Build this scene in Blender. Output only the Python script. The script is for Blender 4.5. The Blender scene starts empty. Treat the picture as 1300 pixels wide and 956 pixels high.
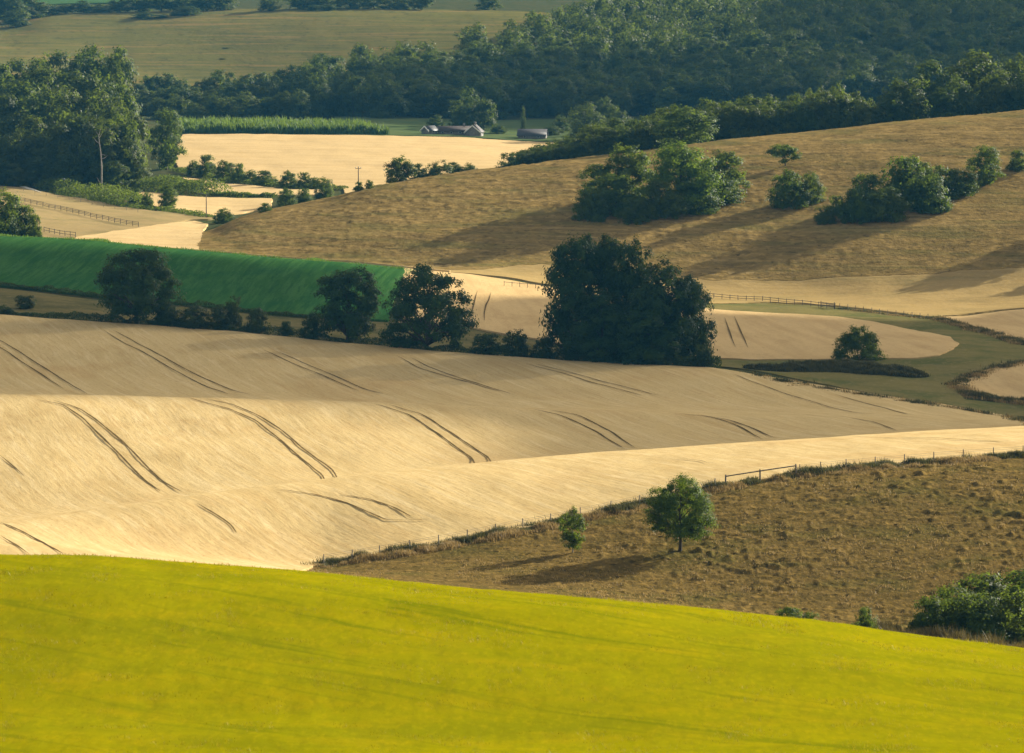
import bpy, math, random
import numpy as np
from mathutils import Vector

R = math.radians
SC = bpy.context.scene
COL = SC.collection
rng = np.random.default_rng(7)
random.seed(7)

# ------------------------------------------------------------------ camera maths
F = 650.0 / math.tan(R(7.0))            # focal length in photo pixels (1300 wide)
PITCH = math.atan((478.0 + 60.0) / F)
CP, SP = math.cos(PITCH), math.sin(PITCH)
CAMZ = 82.0
SUN_AZ, SUN_EL = 45.0, 17.5
SUN = np.array([math.sin(R(SUN_AZ)) * math.cos(R(SUN_EL)), math.cos(R(SUN_AZ)) * math.cos(R(SUN_EL)), math.sin(R(SUN_EL))])


def pix2world(u, v, y):
    u, v, y = np.broadcast_arrays(*[np.asarray(q, float) for q in (u, v, y)])
    a = (u - 650.0) / F
    b = (478.0 - v) / F
    ry = CP + b * SP
    s = y / ry
    return np.stack([s * a, y, CAMZ + s * (-SP + b * CP)], -1)


# ------------------------------------------------------------------ terrain profile rows: (u, v, y)
ROWS = [
    # camera hill and the yellow crop
    [(-300, 1420, 25), (1600, 1420, 25)],
    [(-300, 957, 150), (1600, 957, 150)],
    [(-300, 700, 206), (0, 707.5, 205), (101, 708.5, 205), (216, 716, 205), (430, 731.5, 204), (599, 746, 203), (721, 756, 202), (870, 771.5, 200),
     (1063, 793.5, 198), (1154, 807, 197), (1300, 825, 195), (1600, 866, 192)],
    [(-300, 765, 300), (0, 770, 300), (430, 790, 300), (870, 828, 300), (1300, 880, 300), (1600, 910, 300)],
    # pasture
    [(-300, 715, 414), (0, 717, 414), (300, 726, 413), (430, 731, 412), (640, 746, 411), (870, 769, 410), (1063, 790, 402), (1300, 821, 389), (1600, 850, 382)],
    [(-300, 690, 430), (0, 693, 430), (200, 708, 428), (400, 723, 428), (600, 712, 432), (860, 697, 437), (1050, 692, 437), (1300, 682, 438), (1600, 670, 440)],
    [(-300, 678, 440), (0, 683, 441), (200, 702, 440), (400, 718, 436), (480, 705, 440), (557, 691, 444), (640, 675, 449), (699, 664, 453), (775, 648, 458), (860, 629, 464),
     (920, 616, 468), (1010, 602, 473), (1120, 591, 478), (1223, 583, 482), (1300, 577, 485), (1600, 560, 495)],
    # rolling front of the big wheat field
    [(-300, 686, 464), (0, 660, 474), (120, 645, 482), (250, 628, 492), (350, 615, 502), (500, 598, 515), (650, 584, 528), (800, 571.5, 540), (1050, 555, 555), (1300, 540, 570), (1600, 525, 580)],
    [(-300, 695, 496), (0, 669, 507), (250, 638, 525), (500, 608, 549), (800, 581, 574), (1050, 564, 588), (1300, 547, 604), (1600, 532, 614)],
    [(-300, 686, 524), (0, 660, 534), (250, 628, 552), (500, 598, 575), (800, 571.5, 600), (1050, 555, 615), (1300, 540, 630), (1600, 525, 640)],
    [(-300, 580, 585), (0, 575, 590), (250, 560, 605), (500, 549, 618), (800, 544, 632), (1050, 544, 638), (1300, 538, 642), (1600, 522, 650)],
    [(-300, 497, 635), (0, 500, 640), (250, 504, 646), (480, 511, 652), (700, 519, 657), (900, 526, 660), (1100, 533, 656), (1300, 536.5, 650), (1600, 520, 658)],
    [(-300, 504, 664), (0, 507, 669), (250, 511, 675), (480, 516, 680), (700, 518, 684), (900, 522, 684), (1100, 526, 676), (1300, 535, 665), (1600, 518, 668)],
    [(-300, 494, 688), (0, 498, 694), (250, 502, 700), (480, 507, 704), (700, 509, 706), (900, 512, 706), (1100, 521, 696), (1300, 534, 680), (1600, 515, 676)],
    # hedge line at the top of the big wheat field
    [(-300, 380, 800), (0, 399, 800), (170, 411, 798), (300, 421, 795), (570, 446, 785), (750, 459, 775), (900, 467, 765), (1000, 481, 750), (1100, 498, 735), (1200, 514, 720), (1300, 531, 705), (1600, 511, 690)],
    [(-300, 360, 835), (0, 377, 835), (200, 394, 833), (400, 413, 829), (570, 431, 825), (750, 450, 815), (900, 457, 805), (1050, 463, 785), (1200, 480, 765), (1300, 500, 745), (1600, 497, 730)],
    [(-300, 350, 860), (0, 363, 860), (200, 384, 858), (390, 401, 855), (500, 408, 850), (600, 412, 850), (750, 424, 845), (900, 436, 835), (1050, 440, 825), (1200, 450, 800), (1300, 462, 785), (1600, 470, 770)],
    # crest of the green crop, running on as the far edge of the second wheat
    [(-300, 292, 955), (0, 300, 955), (125, 306, 953), (250, 317, 950), (400, 330, 947), (510, 341, 945), (600, 352, 940), (690, 366, 935), (770, 376, 930), (905, 389, 925), (1040, 398, 915),
     (1150, 405, 905), (1300, 412, 895), (1600, 425, 885)],
    [(-300, 300, 1020), (0, 308, 1020), (250, 322, 1010), (400, 333, 1002), (510, 338, 998), (600, 341, 992), (700, 351, 988), (905, 371, 978), (1050, 378, 970), (1300, 376, 962), (1600, 372, 955)],
    [(-300, 294, 1055), (0, 301, 1060), (100, 303, 1060), (200, 305, 1055), (260, 306, 1050), (350, 300, 1045), (450, 296, 1040), (600, 292, 1040), (750, 290, 1040), (900, 290, 1040), (1050, 284, 1040), (1300, 276, 1040), (1600, 265, 1040)],
    # crest of the brown down
    [(-300, 262, 1130), (0, 275, 1130), (100, 284, 1125), (200, 291, 1110), (260, 293, 1100), (300, 277, 1105), (335, 267, 1110), (418, 251, 1125), (488, 234, 1135), (560, 223, 1142), (640, 212, 1150), (768, 197, 1157),
     (909, 179.5, 1165), (1046, 166, 1175), (1124, 156, 1180), (1300, 139.5, 1190), (1600, 108, 1210)],
    [(-300, 250, 1185), (0, 262, 1190), (100, 268, 1190), (200, 276, 1180), (260, 281, 1170), (300, 281, 1168), (350, 276, 1175), (450, 256, 1195), (560, 236, 1205), (640, 225, 1212), (900, 193, 1228), (1050, 179, 1238), (1300, 152, 1252), (1600, 120, 1270)],
    [(-300, 232, 1300), (0, 240, 1310), (100, 249, 1300), (250, 250, 1300), (400, 250, 1300), (500, 247, 1300), (640, 234, 1305), (900, 208, 1310), (1300, 170, 1320), (1600, 140, 1330)],
    [(-300, 212, 1400), (0, 222, 1400), (100, 226, 1400), (250, 224, 1400), (400, 222, 1400), (500, 221, 1400), (640, 218, 1400), (900, 202, 1400), (1300, 165, 1400), (1600, 135, 1400)],
    [(-300, 150, 1650), (0, 160, 1650), (230, 169, 1650), (400, 169.5, 1650), (500, 171, 1650), (560, 173, 1650), (620, 176, 1650), (690, 179, 1650), (900, 172, 1650), (1300, 142, 1650), (1600, 118, 1650)],
    [(-300, 118, 1800), (0, 130, 1800), (250, 148, 1800), (450, 147, 1800), (600, 151, 1800), (700, 150, 1800), (900, 141, 1800), (1100, 130, 1800), (1300, 115, 1800), (1600, 95, 1800)],
    [(-300, 68, 2000), (0, 85, 2000), (150, 104, 2000), (300, 112, 2000), (450, 106, 2000), (600, 100, 2000), (800, 95, 2000), (1000, 86, 2000), (1300, 70, 2000), (1600, 55, 2000)],
    [(-300, 24, 2250), (0, 28, 2250), (60, 20, 2250), (200, 16, 2250), (400, 12, 2250), (650, 16, 2250), (800, 24, 2250), (1000, 20, 2250), (1300, 10, 2250), (1600, 0, 2250)],
    [(-300, -6, 2600), (1600, -8, 2600)],
    [(-300, -60, 3200), (1600, -60, 3200)],
    [(-300, -78, 4600), (1600, -78, 4600)],
]


def pchip(xk, yk, x):
    """xk, yk: (n, m) per-sample knots; x: (n,). Monotone cubic."""
    h = np.diff(xk, axis=1)
    d = np.diff(yk, axis=1) / h
    m = np.zeros_like(yk)
    w1 = 2 * h[:, 1:] + h[:, :-1]
    w2 = h[:, 1:] + 2 * h[:, :-1]
    a, b = d[:, :-1], d[:, 1:]
    ok = a * b > 0
    sa = np.where(ok, a, 1.0)
    sb = np.where(ok, b, 1.0)
    m[:, 1:-1] = np.where(ok, (w1 + w2) / (w1 / sa + w2 / sb), 0.0)
    m[:, 0] = d[:, 0]
    m[:, -1] = d[:, -1]
    i = np.clip((x[:, None] >= xk).sum(1) - 1, 0, xk.shape[1] - 2)
    r = np.arange(len(x))
    x0, hh = xk[r, i], h[r, i]
    t = np.clip((x - x0) / hh, 0, 1)
    return ((2 * t**3 - 3 * t**2 + 1) * yk[r, i] + (t**3 - 2 * t**2 + t) * hh * m[r, i]
            + (-2 * t**3 + 3 * t**2) * yk[r, i + 1] + (t**3 - t**2) * hh * m[r, i + 1])


_UF = np.arange(-300.0, 1601.0, 2.0)
_TY, _TV = [], []
for row in ROWS:
    q = np.array(row, float)
    kx = np.repeat(q[None, :, 0], len(_UF), 0)
    _TV.append(pchip(kx, np.repeat(q[None, :, 1], len(_UF), 0), _UF) if len(q) > 2 else np.interp(_UF, q[:, 0], q[:, 1]))
    _TY.append(pchip(kx, np.repeat(q[None, :, 2], len(_UF), 0), _UF) if len(q) > 2 else np.interp(_UF, q[:, 0], q[:, 2]))
_TV, _TY = np.array(_TV), np.array(_TY)
# smooth across u so that the folds of the land have no kinks
_ker = np.exp(-0.5 * (np.arange(-9, 10) / 4.0) ** 2)
_ker /= _ker.sum()
for _T in (_TV, _TY):
    for k in range(len(_T)):
        _T[k] = np.convolve(np.pad(_T[k], 9, mode="edge"), _ker, mode="valid")


def V(u, y):
    """photo row at which the ground of column u lies at forward distance y"""
    u = np.asarray(u, float).ravel()
    y = np.asarray(y, float).ravel()
    out = np.empty(len(u))
    for s in range(0, len(u), 60000):
        uu, yy = np.clip(u[s:s + 60000], -299, 1599), y[s:s + 60000]
        f = (uu + 300.0) / 2.0
        i = np.clip(f.astype(int), 0, len(_UF) - 2)
        t = f - i
        vk = (_TV[:, i] * (1 - t) + _TV[:, i + 1] * t).T
        yk = (_TY[:, i] * (1 - t) + _TY[:, i + 1] * t).T
        out[s:s + 60000] = pchip(yk, vk, np.clip(yy, yk[:, 0], yk[:, -1]))
    return out


def hash2(ix, iy, seed):
    n = (ix.astype(np.int64) * 374761393 + iy.astype(np.int64) * 668265263 + seed * 1274126177) & 0x7FFFFFFF
    n = ((n ^ (n >> 13)) * 1274126177) & 0x7FFFFFFF
    n = n ^ (n >> 16)
    return (n & 0xFFFF) / 65535.0


def vnoise(x, y, seed=0):
    x, y = np.asarray(x, float), np.asarray(y, float)
    ix, iy = np.floor(x), np.floor(y)
    fx, fy = x - ix, y - iy
    fx, fy = fx * fx * (3 - 2 * fx), fy * fy * (3 - 2 * fy)
    a, b = hash2(ix, iy, seed), hash2(ix + 1, iy, seed)
    c, d = hash2(ix, iy + 1, seed), hash2(ix + 1, iy + 1, seed)
    return (a * (1 - fx) + b * fx) * (1 - fy) + (c * (1 - fx) + d * fx) * fy - 0.5


def fbm(x, y, seed=0, oct=3):
    o, a = 0, 1.0
    for k in range(oct):
        o = o + a * vnoise(np.asarray(x) * 2**k, np.asarray(y) * 2**k, seed + k)
        a *= 0.5
    return o


def ground(u, y):
    """world points of the land at column u, distance y"""
    u, y = np.broadcast_arrays(np.asarray(u, float), np.asarray(y, float))
    sh = u.shape
    v = V(u, y).reshape(sh)
    p = pix2world(u, v, y)
    amp = np.clip(y / 700.0, 0.25, 1.6)
    p[..., 2] += amp * (0.35 * vnoise(p[..., 0] / 17, p[..., 1] / 23, 3) + 0.16 * vnoise(p[..., 0] / 5.3, p[..., 1] / 8, 4))
    return p


_YS = np.concatenate([np.arange(60, 260, 1.0), np.arange(260, 1300, 1.0), np.arange(1300, 2700, 3.0)])


def hit(u, v, ymin=60.0):
    """distance of the land seen in the photo at (u, v)"""
    ys = _YS[_YS >= ymin]
    vv = V(np.full(len(ys), float(u)), ys)
    k = np.nonzero(vv <= v)[0]
    if len(k) == 0:
        return float(ys[-1])
    k = k[0]
    if k == 0:
        return float(ys[0])
    t = (vv[k - 1] - v) / max(1e-9, vv[k - 1] - vv[k])
    return float(ys[k - 1] + min(1, max(0, t)) * (ys[k] - ys[k - 1]))


def G(u, v=None, y=None):
    """ground point seen at (u, v), or at column u and distance y"""
    if y is None:
        y = hit(u, v)
    return ground(np.array([u]), np.array([y]))[0]


def u_of(x, y, z):
    dx, dy, dz = x, y, z - CAMZ
    f = dy * CP - dz * SP
    return 650 + F * dx / f


# ------------------------------------------------------------------ scene helpers
def tag(o, label=None, cat=None, group=None, kind=None):
    if label:
        o["label"] = label
    if cat:
        o["category"] = cat
    if group:
        o["group"] = group
    if kind:
        o["kind"] = kind
    return o


def link(name, data, parent=None):
    o = bpy.data.objects.new(name, data)
    COL.objects.link(o)
    if parent is not None:
        o.parent = parent
    return o


def mesh_np(name, verts, faces4=None, faces3=None, mats=(), smooth=False, matidx=None, tint=None):
    me = bpy.data.meshes.new(name)
    verts = np.asarray(verts, np.float32)
    f4 = np.asarray(faces4 if faces4 is not None and len(faces4) else np.zeros((0, 4)), np.int32).reshape(-1, 4)
    f3 = np.asarray(faces3 if faces3 is not None and len(faces3) else np.zeros((0, 3)), np.int32).reshape(-1, 3)
    me.vertices.add(len(verts))
    me.vertices.foreach_set("co", verts.ravel())
    nl = f4.size + f3.size
    me.loops.add(nl)
    me.loops.foreach_set("vertex_index", np.concatenate([f4.ravel(), f3.ravel()]))
    me.polygons.add(len(f4) + len(f3))
    st = np.concatenate([np.arange(len(f4)) * 4, f4.size + np.arange(len(f3)) * 3]).astype(np.int32)
    me.polygons.foreach_set("loop_start", st)
    if smooth:
        me.polygons.foreach_set("use_smooth", np.ones(len(st), bool))
    for m in mats:
        me.materials.append(m)
    if matidx is not None:
        me.polygons.foreach_set("material_index", np.asarray(matidx, np.int32))
    if tint is not None:
        at = me.attributes.new("tint", "FLOAT", "POINT")
        at.data.foreach_set("value", np.asarray(tint, np.float32))
    me.update(calc_edges=True)
    return me


def empty(name, loc, rz=0.0, sc=(1, 1, 1)):
    o = bpy.data.objects.new(name, None)
    o.empty_display_size = 0.3
    o.location = [float(q) for q in loc]
    o.rotation_euler = (0, 0, rz)
    o.scale = sc
    COL.objects.link(o)
    return o


# ------------------------------------------------------------------ materials
def newmat(name):
    m = bpy.data.materials.new(name)
    m.use_nodes = True
    nt = m.node_tree
    nt.nodes.clear()
    out = nt.nodes.new("ShaderNodeOutputMaterial")
    return m, nt, out


def nd(nt, t, ins=None, **props):
    n = nt.nodes.new(t)
    for k, v in props.items():
        setattr(n, k, v)
    for k, v in (ins or {}).items():
        if isinstance(v, bpy.types.NodeSocket):
            nt.links.new(v, n.inputs[k])
        else:
            n.inputs[k].default_value = v
    return n


def c4(c):
    return (c[0], c[1], c[2], 1.0)


def noise_tex(nt, coord, rot=0.0, scale=(1, 1, 1), detail=3.0, rough=0.55, dist=0.0):
    mp = nd(nt, "ShaderNodeMapping", {"Vector": coord, "Rotation": (0, 0, rot), "Scale": tuple(1.0 / q for q in scale)}, vector_type="TEXTURE")
    n = nd(nt, "ShaderNodeTexNoise", {"Vector": mp.outputs[0], "Scale": 1.0, "Detail": detail, "Roughness": rough, "Distortion": dist})
    return n.outputs["Fac"]


def remap(nt, fac, a, b, lo=0.0, hi=1.0):
    return nd(nt, "ShaderNodeMapRange", {"Value": fac, "From Min": a, "From Max": b, "To Min": lo, "To Max": hi}).outputs[0]


def mixc(nt, fac, a, b, blend="MIX"):
    n = nt.nodes.new("ShaderNodeMix")
    n.data_type = "RGBA"
    n.blend_type = blend
    for sock, v in ((n.inputs[0], fac), (n.inputs[6], a), (n.inputs[7], b)):
        if isinstance(v, bpy.types.NodeSocket):
            nt.links.new(v, sock)
        else:
            sock.default_value = v if isinstance(v, (int, float)) else c4(v)
    return n.outputs[2]


def ground_mat(name, layers, base, bumps=(), rough=0.9, sheen=0.0):
    """layers: (colour, rot, scale3, detail, lo, hi, strength); bumps: (rot, scale3, detail, distance)"""
    m, nt, out = newmat(name)
    tc = nd(nt, "ShaderNodeTexCoord").outputs["Object"]
    col = base
    for (c, rot, sc, det, lo, hi, st) in layers:
        f = remap(nt, noise_tex(nt, tc, rot, sc, det), lo, hi, 0.0, st)
        col = mixc(nt, f, col, c)
    b = nd(nt, "ShaderNodeBsdfPrincipled", {"Roughness": rough, "Specular IOR Level": 0.0})
    if isinstance(col, bpy.types.NodeSocket):
        nt.links.new(col, b.inputs["Base Color"])
    else:
        b.inputs["Base Color"].default_value = c4(col)
    nrm = None
    for (rot, sc, det, dist) in bumps:
        f = noise_tex(nt, tc, rot, sc, det, 0.6)
        bp = nd(nt, "ShaderNodeBump", {"Height": f, "Distance": dist, "Strength": 1.0})
        if nrm is not None:
            nt.links.new(nrm, bp.inputs["Normal"])
        nrm = bp.outputs[0]
    if nrm is not None:
        nt.links.new(nrm, b.inputs["Normal"])
    nt.links.new(b.outputs[0], out.inputs[0])
    return m


def leaf_mat(name, c1, c2, c3, trans=0.35, var=0.35, thru=(0.20, 0.26, 0.02), thf=0.75):
    """two-tone leaves; 'tint' varies leaf clump to leaf clump, Object Info varies tree to tree"""
    m, nt, out = newmat(name)
    at = nd(nt, "ShaderNodeAttribute", attribute_name="tint").outputs["Fac"]
    oi = nd(nt, "ShaderNodeObjectInfo").outputs["Random"]
    col = mixc(nt, at, c1, c2)
    col = mixc(nt, remap(nt, oi, 0.0, 1.0, 0.0, var), col, c3)
    d = nd(nt, "ShaderNodeBsdfPrincipled", {"Base Color": col, "Roughness": 0.6, "Specular IOR Level": 0.10})
    br = mixc(nt, thf, col, thru)
    t = nd(nt, "ShaderNodeBsdfTranslucent", {"Color": br})
    mx = nd(nt, "ShaderNodeMixShader", {0: trans, 1: d.outputs[0], 2: t.outputs[0]})
    nt.links.new(mx.outputs[0], out.inputs[0])
    return m


def plain_mat(name, c, c2=None, sc=(3, 3, 3), rough=0.8, metallic=0.0, spec=0.3):
    m, nt, out = newmat(name)
    tc = nd(nt, "ShaderNodeTexCoord").outputs["Object"]
    col = mixc(nt, remap(nt, noise_tex(nt, tc, 0, sc, 4), 0.35, 0.65), c, c2 or tuple(q * 0.6 for q in c))
    b = nd(nt, "ShaderNodeBsdfPrincipled", {"Base Color": col, "Roughness": rough, "Metallic": metallic, "Specular IOR Level": spec})
    nt.links.new(b.outputs[0], out.inputs[0])
    return m


def heading(u0, v0, u1, v1):
    """mapping angle that lays a stretched texture along the line seen from (u0, v0) to (u1, v1)"""
    p, q = G(u0, v0), G(u1, v1)
    return math.atan2(-(q[0] - p[0]), q[1] - p[1])


GR = heading(253, 366, 277, 337)     # drill rows of the green crop
print("GR", math.degrees(GR), "TR", math.degrees(heading(382, 567, 325, 526)), math.degrees(heading(240, 471, 166, 431)))
YR = heading(321, 844, 150, 809)     # sprayer passes in the near field
TR = R(17.0)     # heading of the drill rows in the big wheat field
M = {}
M["wheat"] = ground_mat("wheat", [
    ((0.48, 0.34, 0.145), TR, (1 / 4.0, 1 / 120.0, 1), 3, 0.44, 0.66, 0.65),
    ((0.66, 0.51, 0.27), TR, (1 / 0.9, 1 / 40.0, 1), 3, 0.50, 0.66, 0.6),
    ((0.46, 0.30, 0.12), TR, (1 / 0.4, 1 / 14.0, 1), 3, 0.54, 0.68, 0.5),
    ((0.46, 0.295, 0.12), 0.3, (1 / 30.0, 1 / 60.0, 1), 4, 0.52, 0.74, 0.5),
    ((0.36, 0.225, 0.085), TR, (1 / 0.25, 1 / 1.2, 1), 4, 0.54, 0.70, 0.5),
], (0.575, 0.425, 0.198), [(TR, (1 / 0.6, 1 / 6.0, 1), 4, 0.07)])
M["wheat_far"] = ground_mat("ripe_wheat_far", [
    ((0.50, 0.34, 0.15), R(80), (1 / 5.0, 1 / 160.0, 1), 3, 0.45, 0.68, 0.6),
    ((0.68, 0.50, 0.26), R(84), (1 / 2.0, 1 / 60.0, 1), 3, 0.5, 0.7, 0.5),
    ((0.45, 0.30, 0.13), 0.2, (1 / 1.5, 1 / 3.0, 1), 3, 0.52, 0.75, 0.4),
], (0.60, 0.43, 0.205), [(0, (1 / 1.0, 1 / 2.0, 1), 3, 0.1)])
M["stubble"] = ground_mat("wheat_second", [
    ((0.46, 0.31, 0.14), R(8), (1 / 3.0, 1 / 90.0, 1), 3, 0.45, 0.68, 0.6),
    ((0.40, 0.26, 0.11), 0.2, (1 / 12.0, 1 / 30.0, 1), 4, 0.52, 0.75, 0.5),
    ((0.42, 0.28, 0.12), 0.2, (1 / 0.8, 1 / 2.0, 1), 3, 0.52, 0.75, 0.5),
], (0.58, 0.405, 0.19), [(0, (1 / 0.8, 1 / 2.0, 1), 3, 0.1)])
M["yellow"] = ground_mat("yellow_barley", [
    ((0.165, 0.165, 0.0015), R(4), (1 / 14.0, 1 / 6.0, 1), 4, 0.44, 0.66, 0.7),
    ((0.30, 0.235, 0.002), R(-3), (1 / 5.0, 1 / 3.0, 1), 4, 0.50, 0.70, 0.55),
    ((0.115, 0.135, 0.002), YR, (1 / 1.3, 1 / 26.0, 1), 4, 0.57, 0.70, 0.75),
    ((0.12, 0.13, 0.002), YR, (1 / 5.0, 1 / 40.0, 1), 3, 0.52, 0.70, 0.55),
    ((0.13, 0.13, 0.002), 0.0, (1 / 0.4, 1 / 1.6, 1), 5, 0.47, 0.66, 0.35),
    ((0.36, 0.28, 0.004), 0.0, (1 / 0.25, 1 / 1.0, 1), 5, 0.52, 0.70, 0.3),
], (0.228, 0.208, 0.0010), [(0, (1 / 0.5, 1 / 0.9, 1), 4, 0.05)])
M["pasture"] = ground_mat("dry_pasture", [
    ((0.085, 0.062, 0.018), R(3), (1 / 2.2, 1 / 2.2, 1), 4, 0.45, 0.60, 0.7),
    ((0.24, 0.155, 0.045), R(-4), (1 / 1.6, 1 / 1.6, 1), 4, 0.53, 0.66, 0.75),
    ((0.085, 0.080, 0.02), 0.4, (1 / 14.0, 1 / 12.0, 1), 4, 0.50, 0.66, 0.55),
    ((0.035, 0.026, 0.009), 0.0, (1 / 0.8, 1 / 1.2, 1), 3, 0.58, 0.66, 0.75),
    ((0.32, 0.21, 0.07), 0.0, (1 / 0.3, 1 / 0.8, 1), 3, 0.56, 0.70, 0.5),
], (0.145, 0.098, 0.029), [(0, (1 / 0.6, 1 / 0.9, 1), 4, 0.16)])
M["down"] = ground_mat("rough_downland", [
    ((0.125, 0.088, 0.030), R(-6), (1 / 4.0, 1 / 3.0, 1), 5, 0.45, 0.62, 0.7),
    ((0.37, 0.25, 0.088), R(-8), (1 / 2.6, 1 / 2.4, 1), 5, 0.52, 0.68, 0.75),
    ((0.125, 0.118, 0.034), 0.4, (1 / 30.0, 1 / 30.0, 1), 5, 0.50, 0.68, 0.6),
    ((0.055, 0.042, 0.016), 0.0, (1 / 1.4, 1 / 1.6, 1), 4, 0.58, 0.68, 0.7),
    ((0.40, 0.275, 0.105), R(80), (1 / 4.0, 1 / 60.0, 1), 5, 0.54, 0.70, 0.45),
    ((0.13, 0.09, 0.035), R(78), (1 / 1.6, 1 / 45.0, 1), 4, 0.60, 0.72, 0.3),
], (0.245, 0.166, 0.055), [(0, (1 / 1.3, 1 / 1.6, 1), 4, 0.25)])
M["apron"] = ground_mat("mown_dry_grass", [
    ((0.27, 0.19, 0.075), R(86), (1 / 3.0, 1 / 30.0, 1), 4, 0.45, 0.68, 0.6),
    ((0.22, 0.18, 0.07), 0.4, (1 / 22.0, 1 / 12.0, 1), 4, 0.52, 0.72, 0.5),
    ((0.46, 0.33, 0.14), 0.0, (1 / 1.2, 1 / 2.0, 1), 3, 0.52, 0.75, 0.5),
], (0.38, 0.265, 0.105), [(0, (1 / 1.5, 1 / 1.5, 1), 4, 0.15)])
M["paddock"] = ground_mat("paddock_turf", [
    ((0.27, 0.20, 0.09), R(80), (1 / 4.0, 1 / 30.0, 1), 4, 0.45, 0.68, 0.6),
    ((0.17, 0.155, 0.06), 0.4, (1 / 16.0, 1 / 14.0, 1), 4, 0.50, 0.72, 0.55),
    ((0.40, 0.30, 0.14), 0.0, (1 / 1.2, 1 / 2.0, 1), 3, 0.52, 0.75, 0.4),
], (0.32, 0.235, 0.105), [(0, (1 / 1.5, 1 / 1.5, 1), 4, 0.12)])
M["green"] = ground_mat("green_crop", [
    ((0.055, 0.130, 0.034), GR, (1 / 0.8, 1 / 160.0, 1), 3, 0.46, 0.62, 0.65),
    ((0.018, 0.066, 0.018), GR, (1 / 1.3, 1 / 140.0, 1), 3, 0.48, 0.64, 0.6),
    ((0.018, 0.078, 0.026), 0.2, (1 / 30.0, 1 / 60.0, 1), 4, 0.50, 0.72, 0.5),
    ((0.075, 0.145, 0.05), GR, (1 / 0.5, 1 / 14.0, 1), 3, 0.60, 0.74, 0.5),
    ((0.012, 0.055, 0.018), 0.0, (1 / 0.4, 1 / 1.5, 1), 3, 0.54, 0.70, 0.5),
], (0.034, 0.098, 0.022), [(0, (1 / 0.8, 1 / 1.2, 1), 4, 0.08)])
M["track"] = ground_mat("grass_track", [
    ((0.20, 0.165, 0.062), R(70), (1 / 3.0, 1 / 40.0, 1), 4, 0.46, 0.64, 0.7),
    ((0.095, 0.108, 0.034), 0.4, (1 / 16.0, 1 / 12.0, 1), 4, 0.46, 0.64, 0.8),
    ((0.25, 0.195, 0.08), 0.0, (1 / 1.0, 1 / 2.0, 1), 3, 0.53, 0.70, 0.5),
], (0.17, 0.145, 0.05), [(0, (1 / 1.0, 1 / 1.0, 1), 4, 0.15)])
M["margin"] = ground_mat("grass_margin", [
    ((0.20, 0.15, 0.06), R(85), (1 / 2.0, 1 / 20.0, 1), 4, 0.46, 0.68, 0.7),
    ((0.055, 0.065, 0.025), 0.4, (1 / 14.0, 1 / 10.0, 1), 4, 0.48, 0.70, 0.7),
    ((0.25, 0.19, 0.08), 0.0, (1 / 1.0, 1 / 2.0, 1), 3, 0.55, 0.75, 0.45),
], (0.135, 0.115, 0.045), [(0, (1 / 1.0, 1 / 1.0, 1), 4, 0.2)])
M["base"] = ground_mat("rough_ground", [
    ((0.12, 0.095, 0.04), 0.3, (1 / 9.0, 1 / 9.0, 1), 4, 0.46, 0.68, 0.7),
    ((0.035, 0.05, 0.02), 0.9, (1 / 3.0, 1 / 4.0, 1), 4, 0.48, 0.70, 0.7),
], (0.065, 0.075, 0.028), [(0, (1 / 1.5, 1 / 1.5, 1), 4, 0.2)])
M["farhill"] = ground_mat("far_down_grass", [
    ((0.19, 0.145, 0.045), R(84), (1 / 8.0, 1 / 60.0, 1), 4, 0.46, 0.64, 0.6),
    ((0.27, 0.175, 0.06), R(98), (1 / 18.0, 1 / 120.0, 1), 4, 0.54, 0.68, 0.7),
    ((0.075, 0.088, 0.030), 0.5, (1 / 26.0, 1 / 60.0, 1), 5, 0.50, 0.68, 0.6),
    ((0.065, 0.07, 0.028), 0.1, (1 / 4.0, 1 / 14.0, 1), 4, 0.56, 0.70, 0.55),
], (0.140, 0.130, 0.036), [(0, (1 / 3, 1 / 3, 1), 4, 0.3)])
M["farmeadow"] = ground_mat("valley_meadow", [
    ((0.14, 0.15, 0.05), R(88), (1 / 4.0, 1 / 60.0, 1), 4, 0.46, 0.68, 0.7),
    ((0.06, 0.10, 0.035), 0.5, (1 / 20.0, 1 / 20.0, 1), 4, 0.50, 0.70, 0.6),
], (0.09, 0.125, 0.045), [(0, (1 / 3, 1 / 3, 1), 4, 0.2)])
M["fargreen"] = ground_mat("far_green_field", [
    ((0.05, 0.11, 0.04), R(88), (1 / 6.0, 1 / 80.0, 1), 4, 0.46, 0.68, 0.7)], (0.065, 0.125, 0.042), [])
M["chalk"] = ground_mat("chalk_track", [
    ((0.40, 0.36, 0.27), 0.2, (1 / 2.0, 1 / 3.0, 1), 4, 0.45, 0.65, 0.6)], (0.62, 0.58, 0.48), [])
M["rut"] = ground_mat("rut_soil", [
    ((0.22, 0.145, 0.06), 0.1, (1 / 0.6, 1 / 2.0, 1), 4, 0.45, 0.64, 0.75),
    ((0.035, 0.04, 0.012), 0.3, (1 / 1.5, 1 / 4.0, 1), 3, 0.5, 0.7, 0.5)], (0.12, 0.082, 0.034), [])

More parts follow.
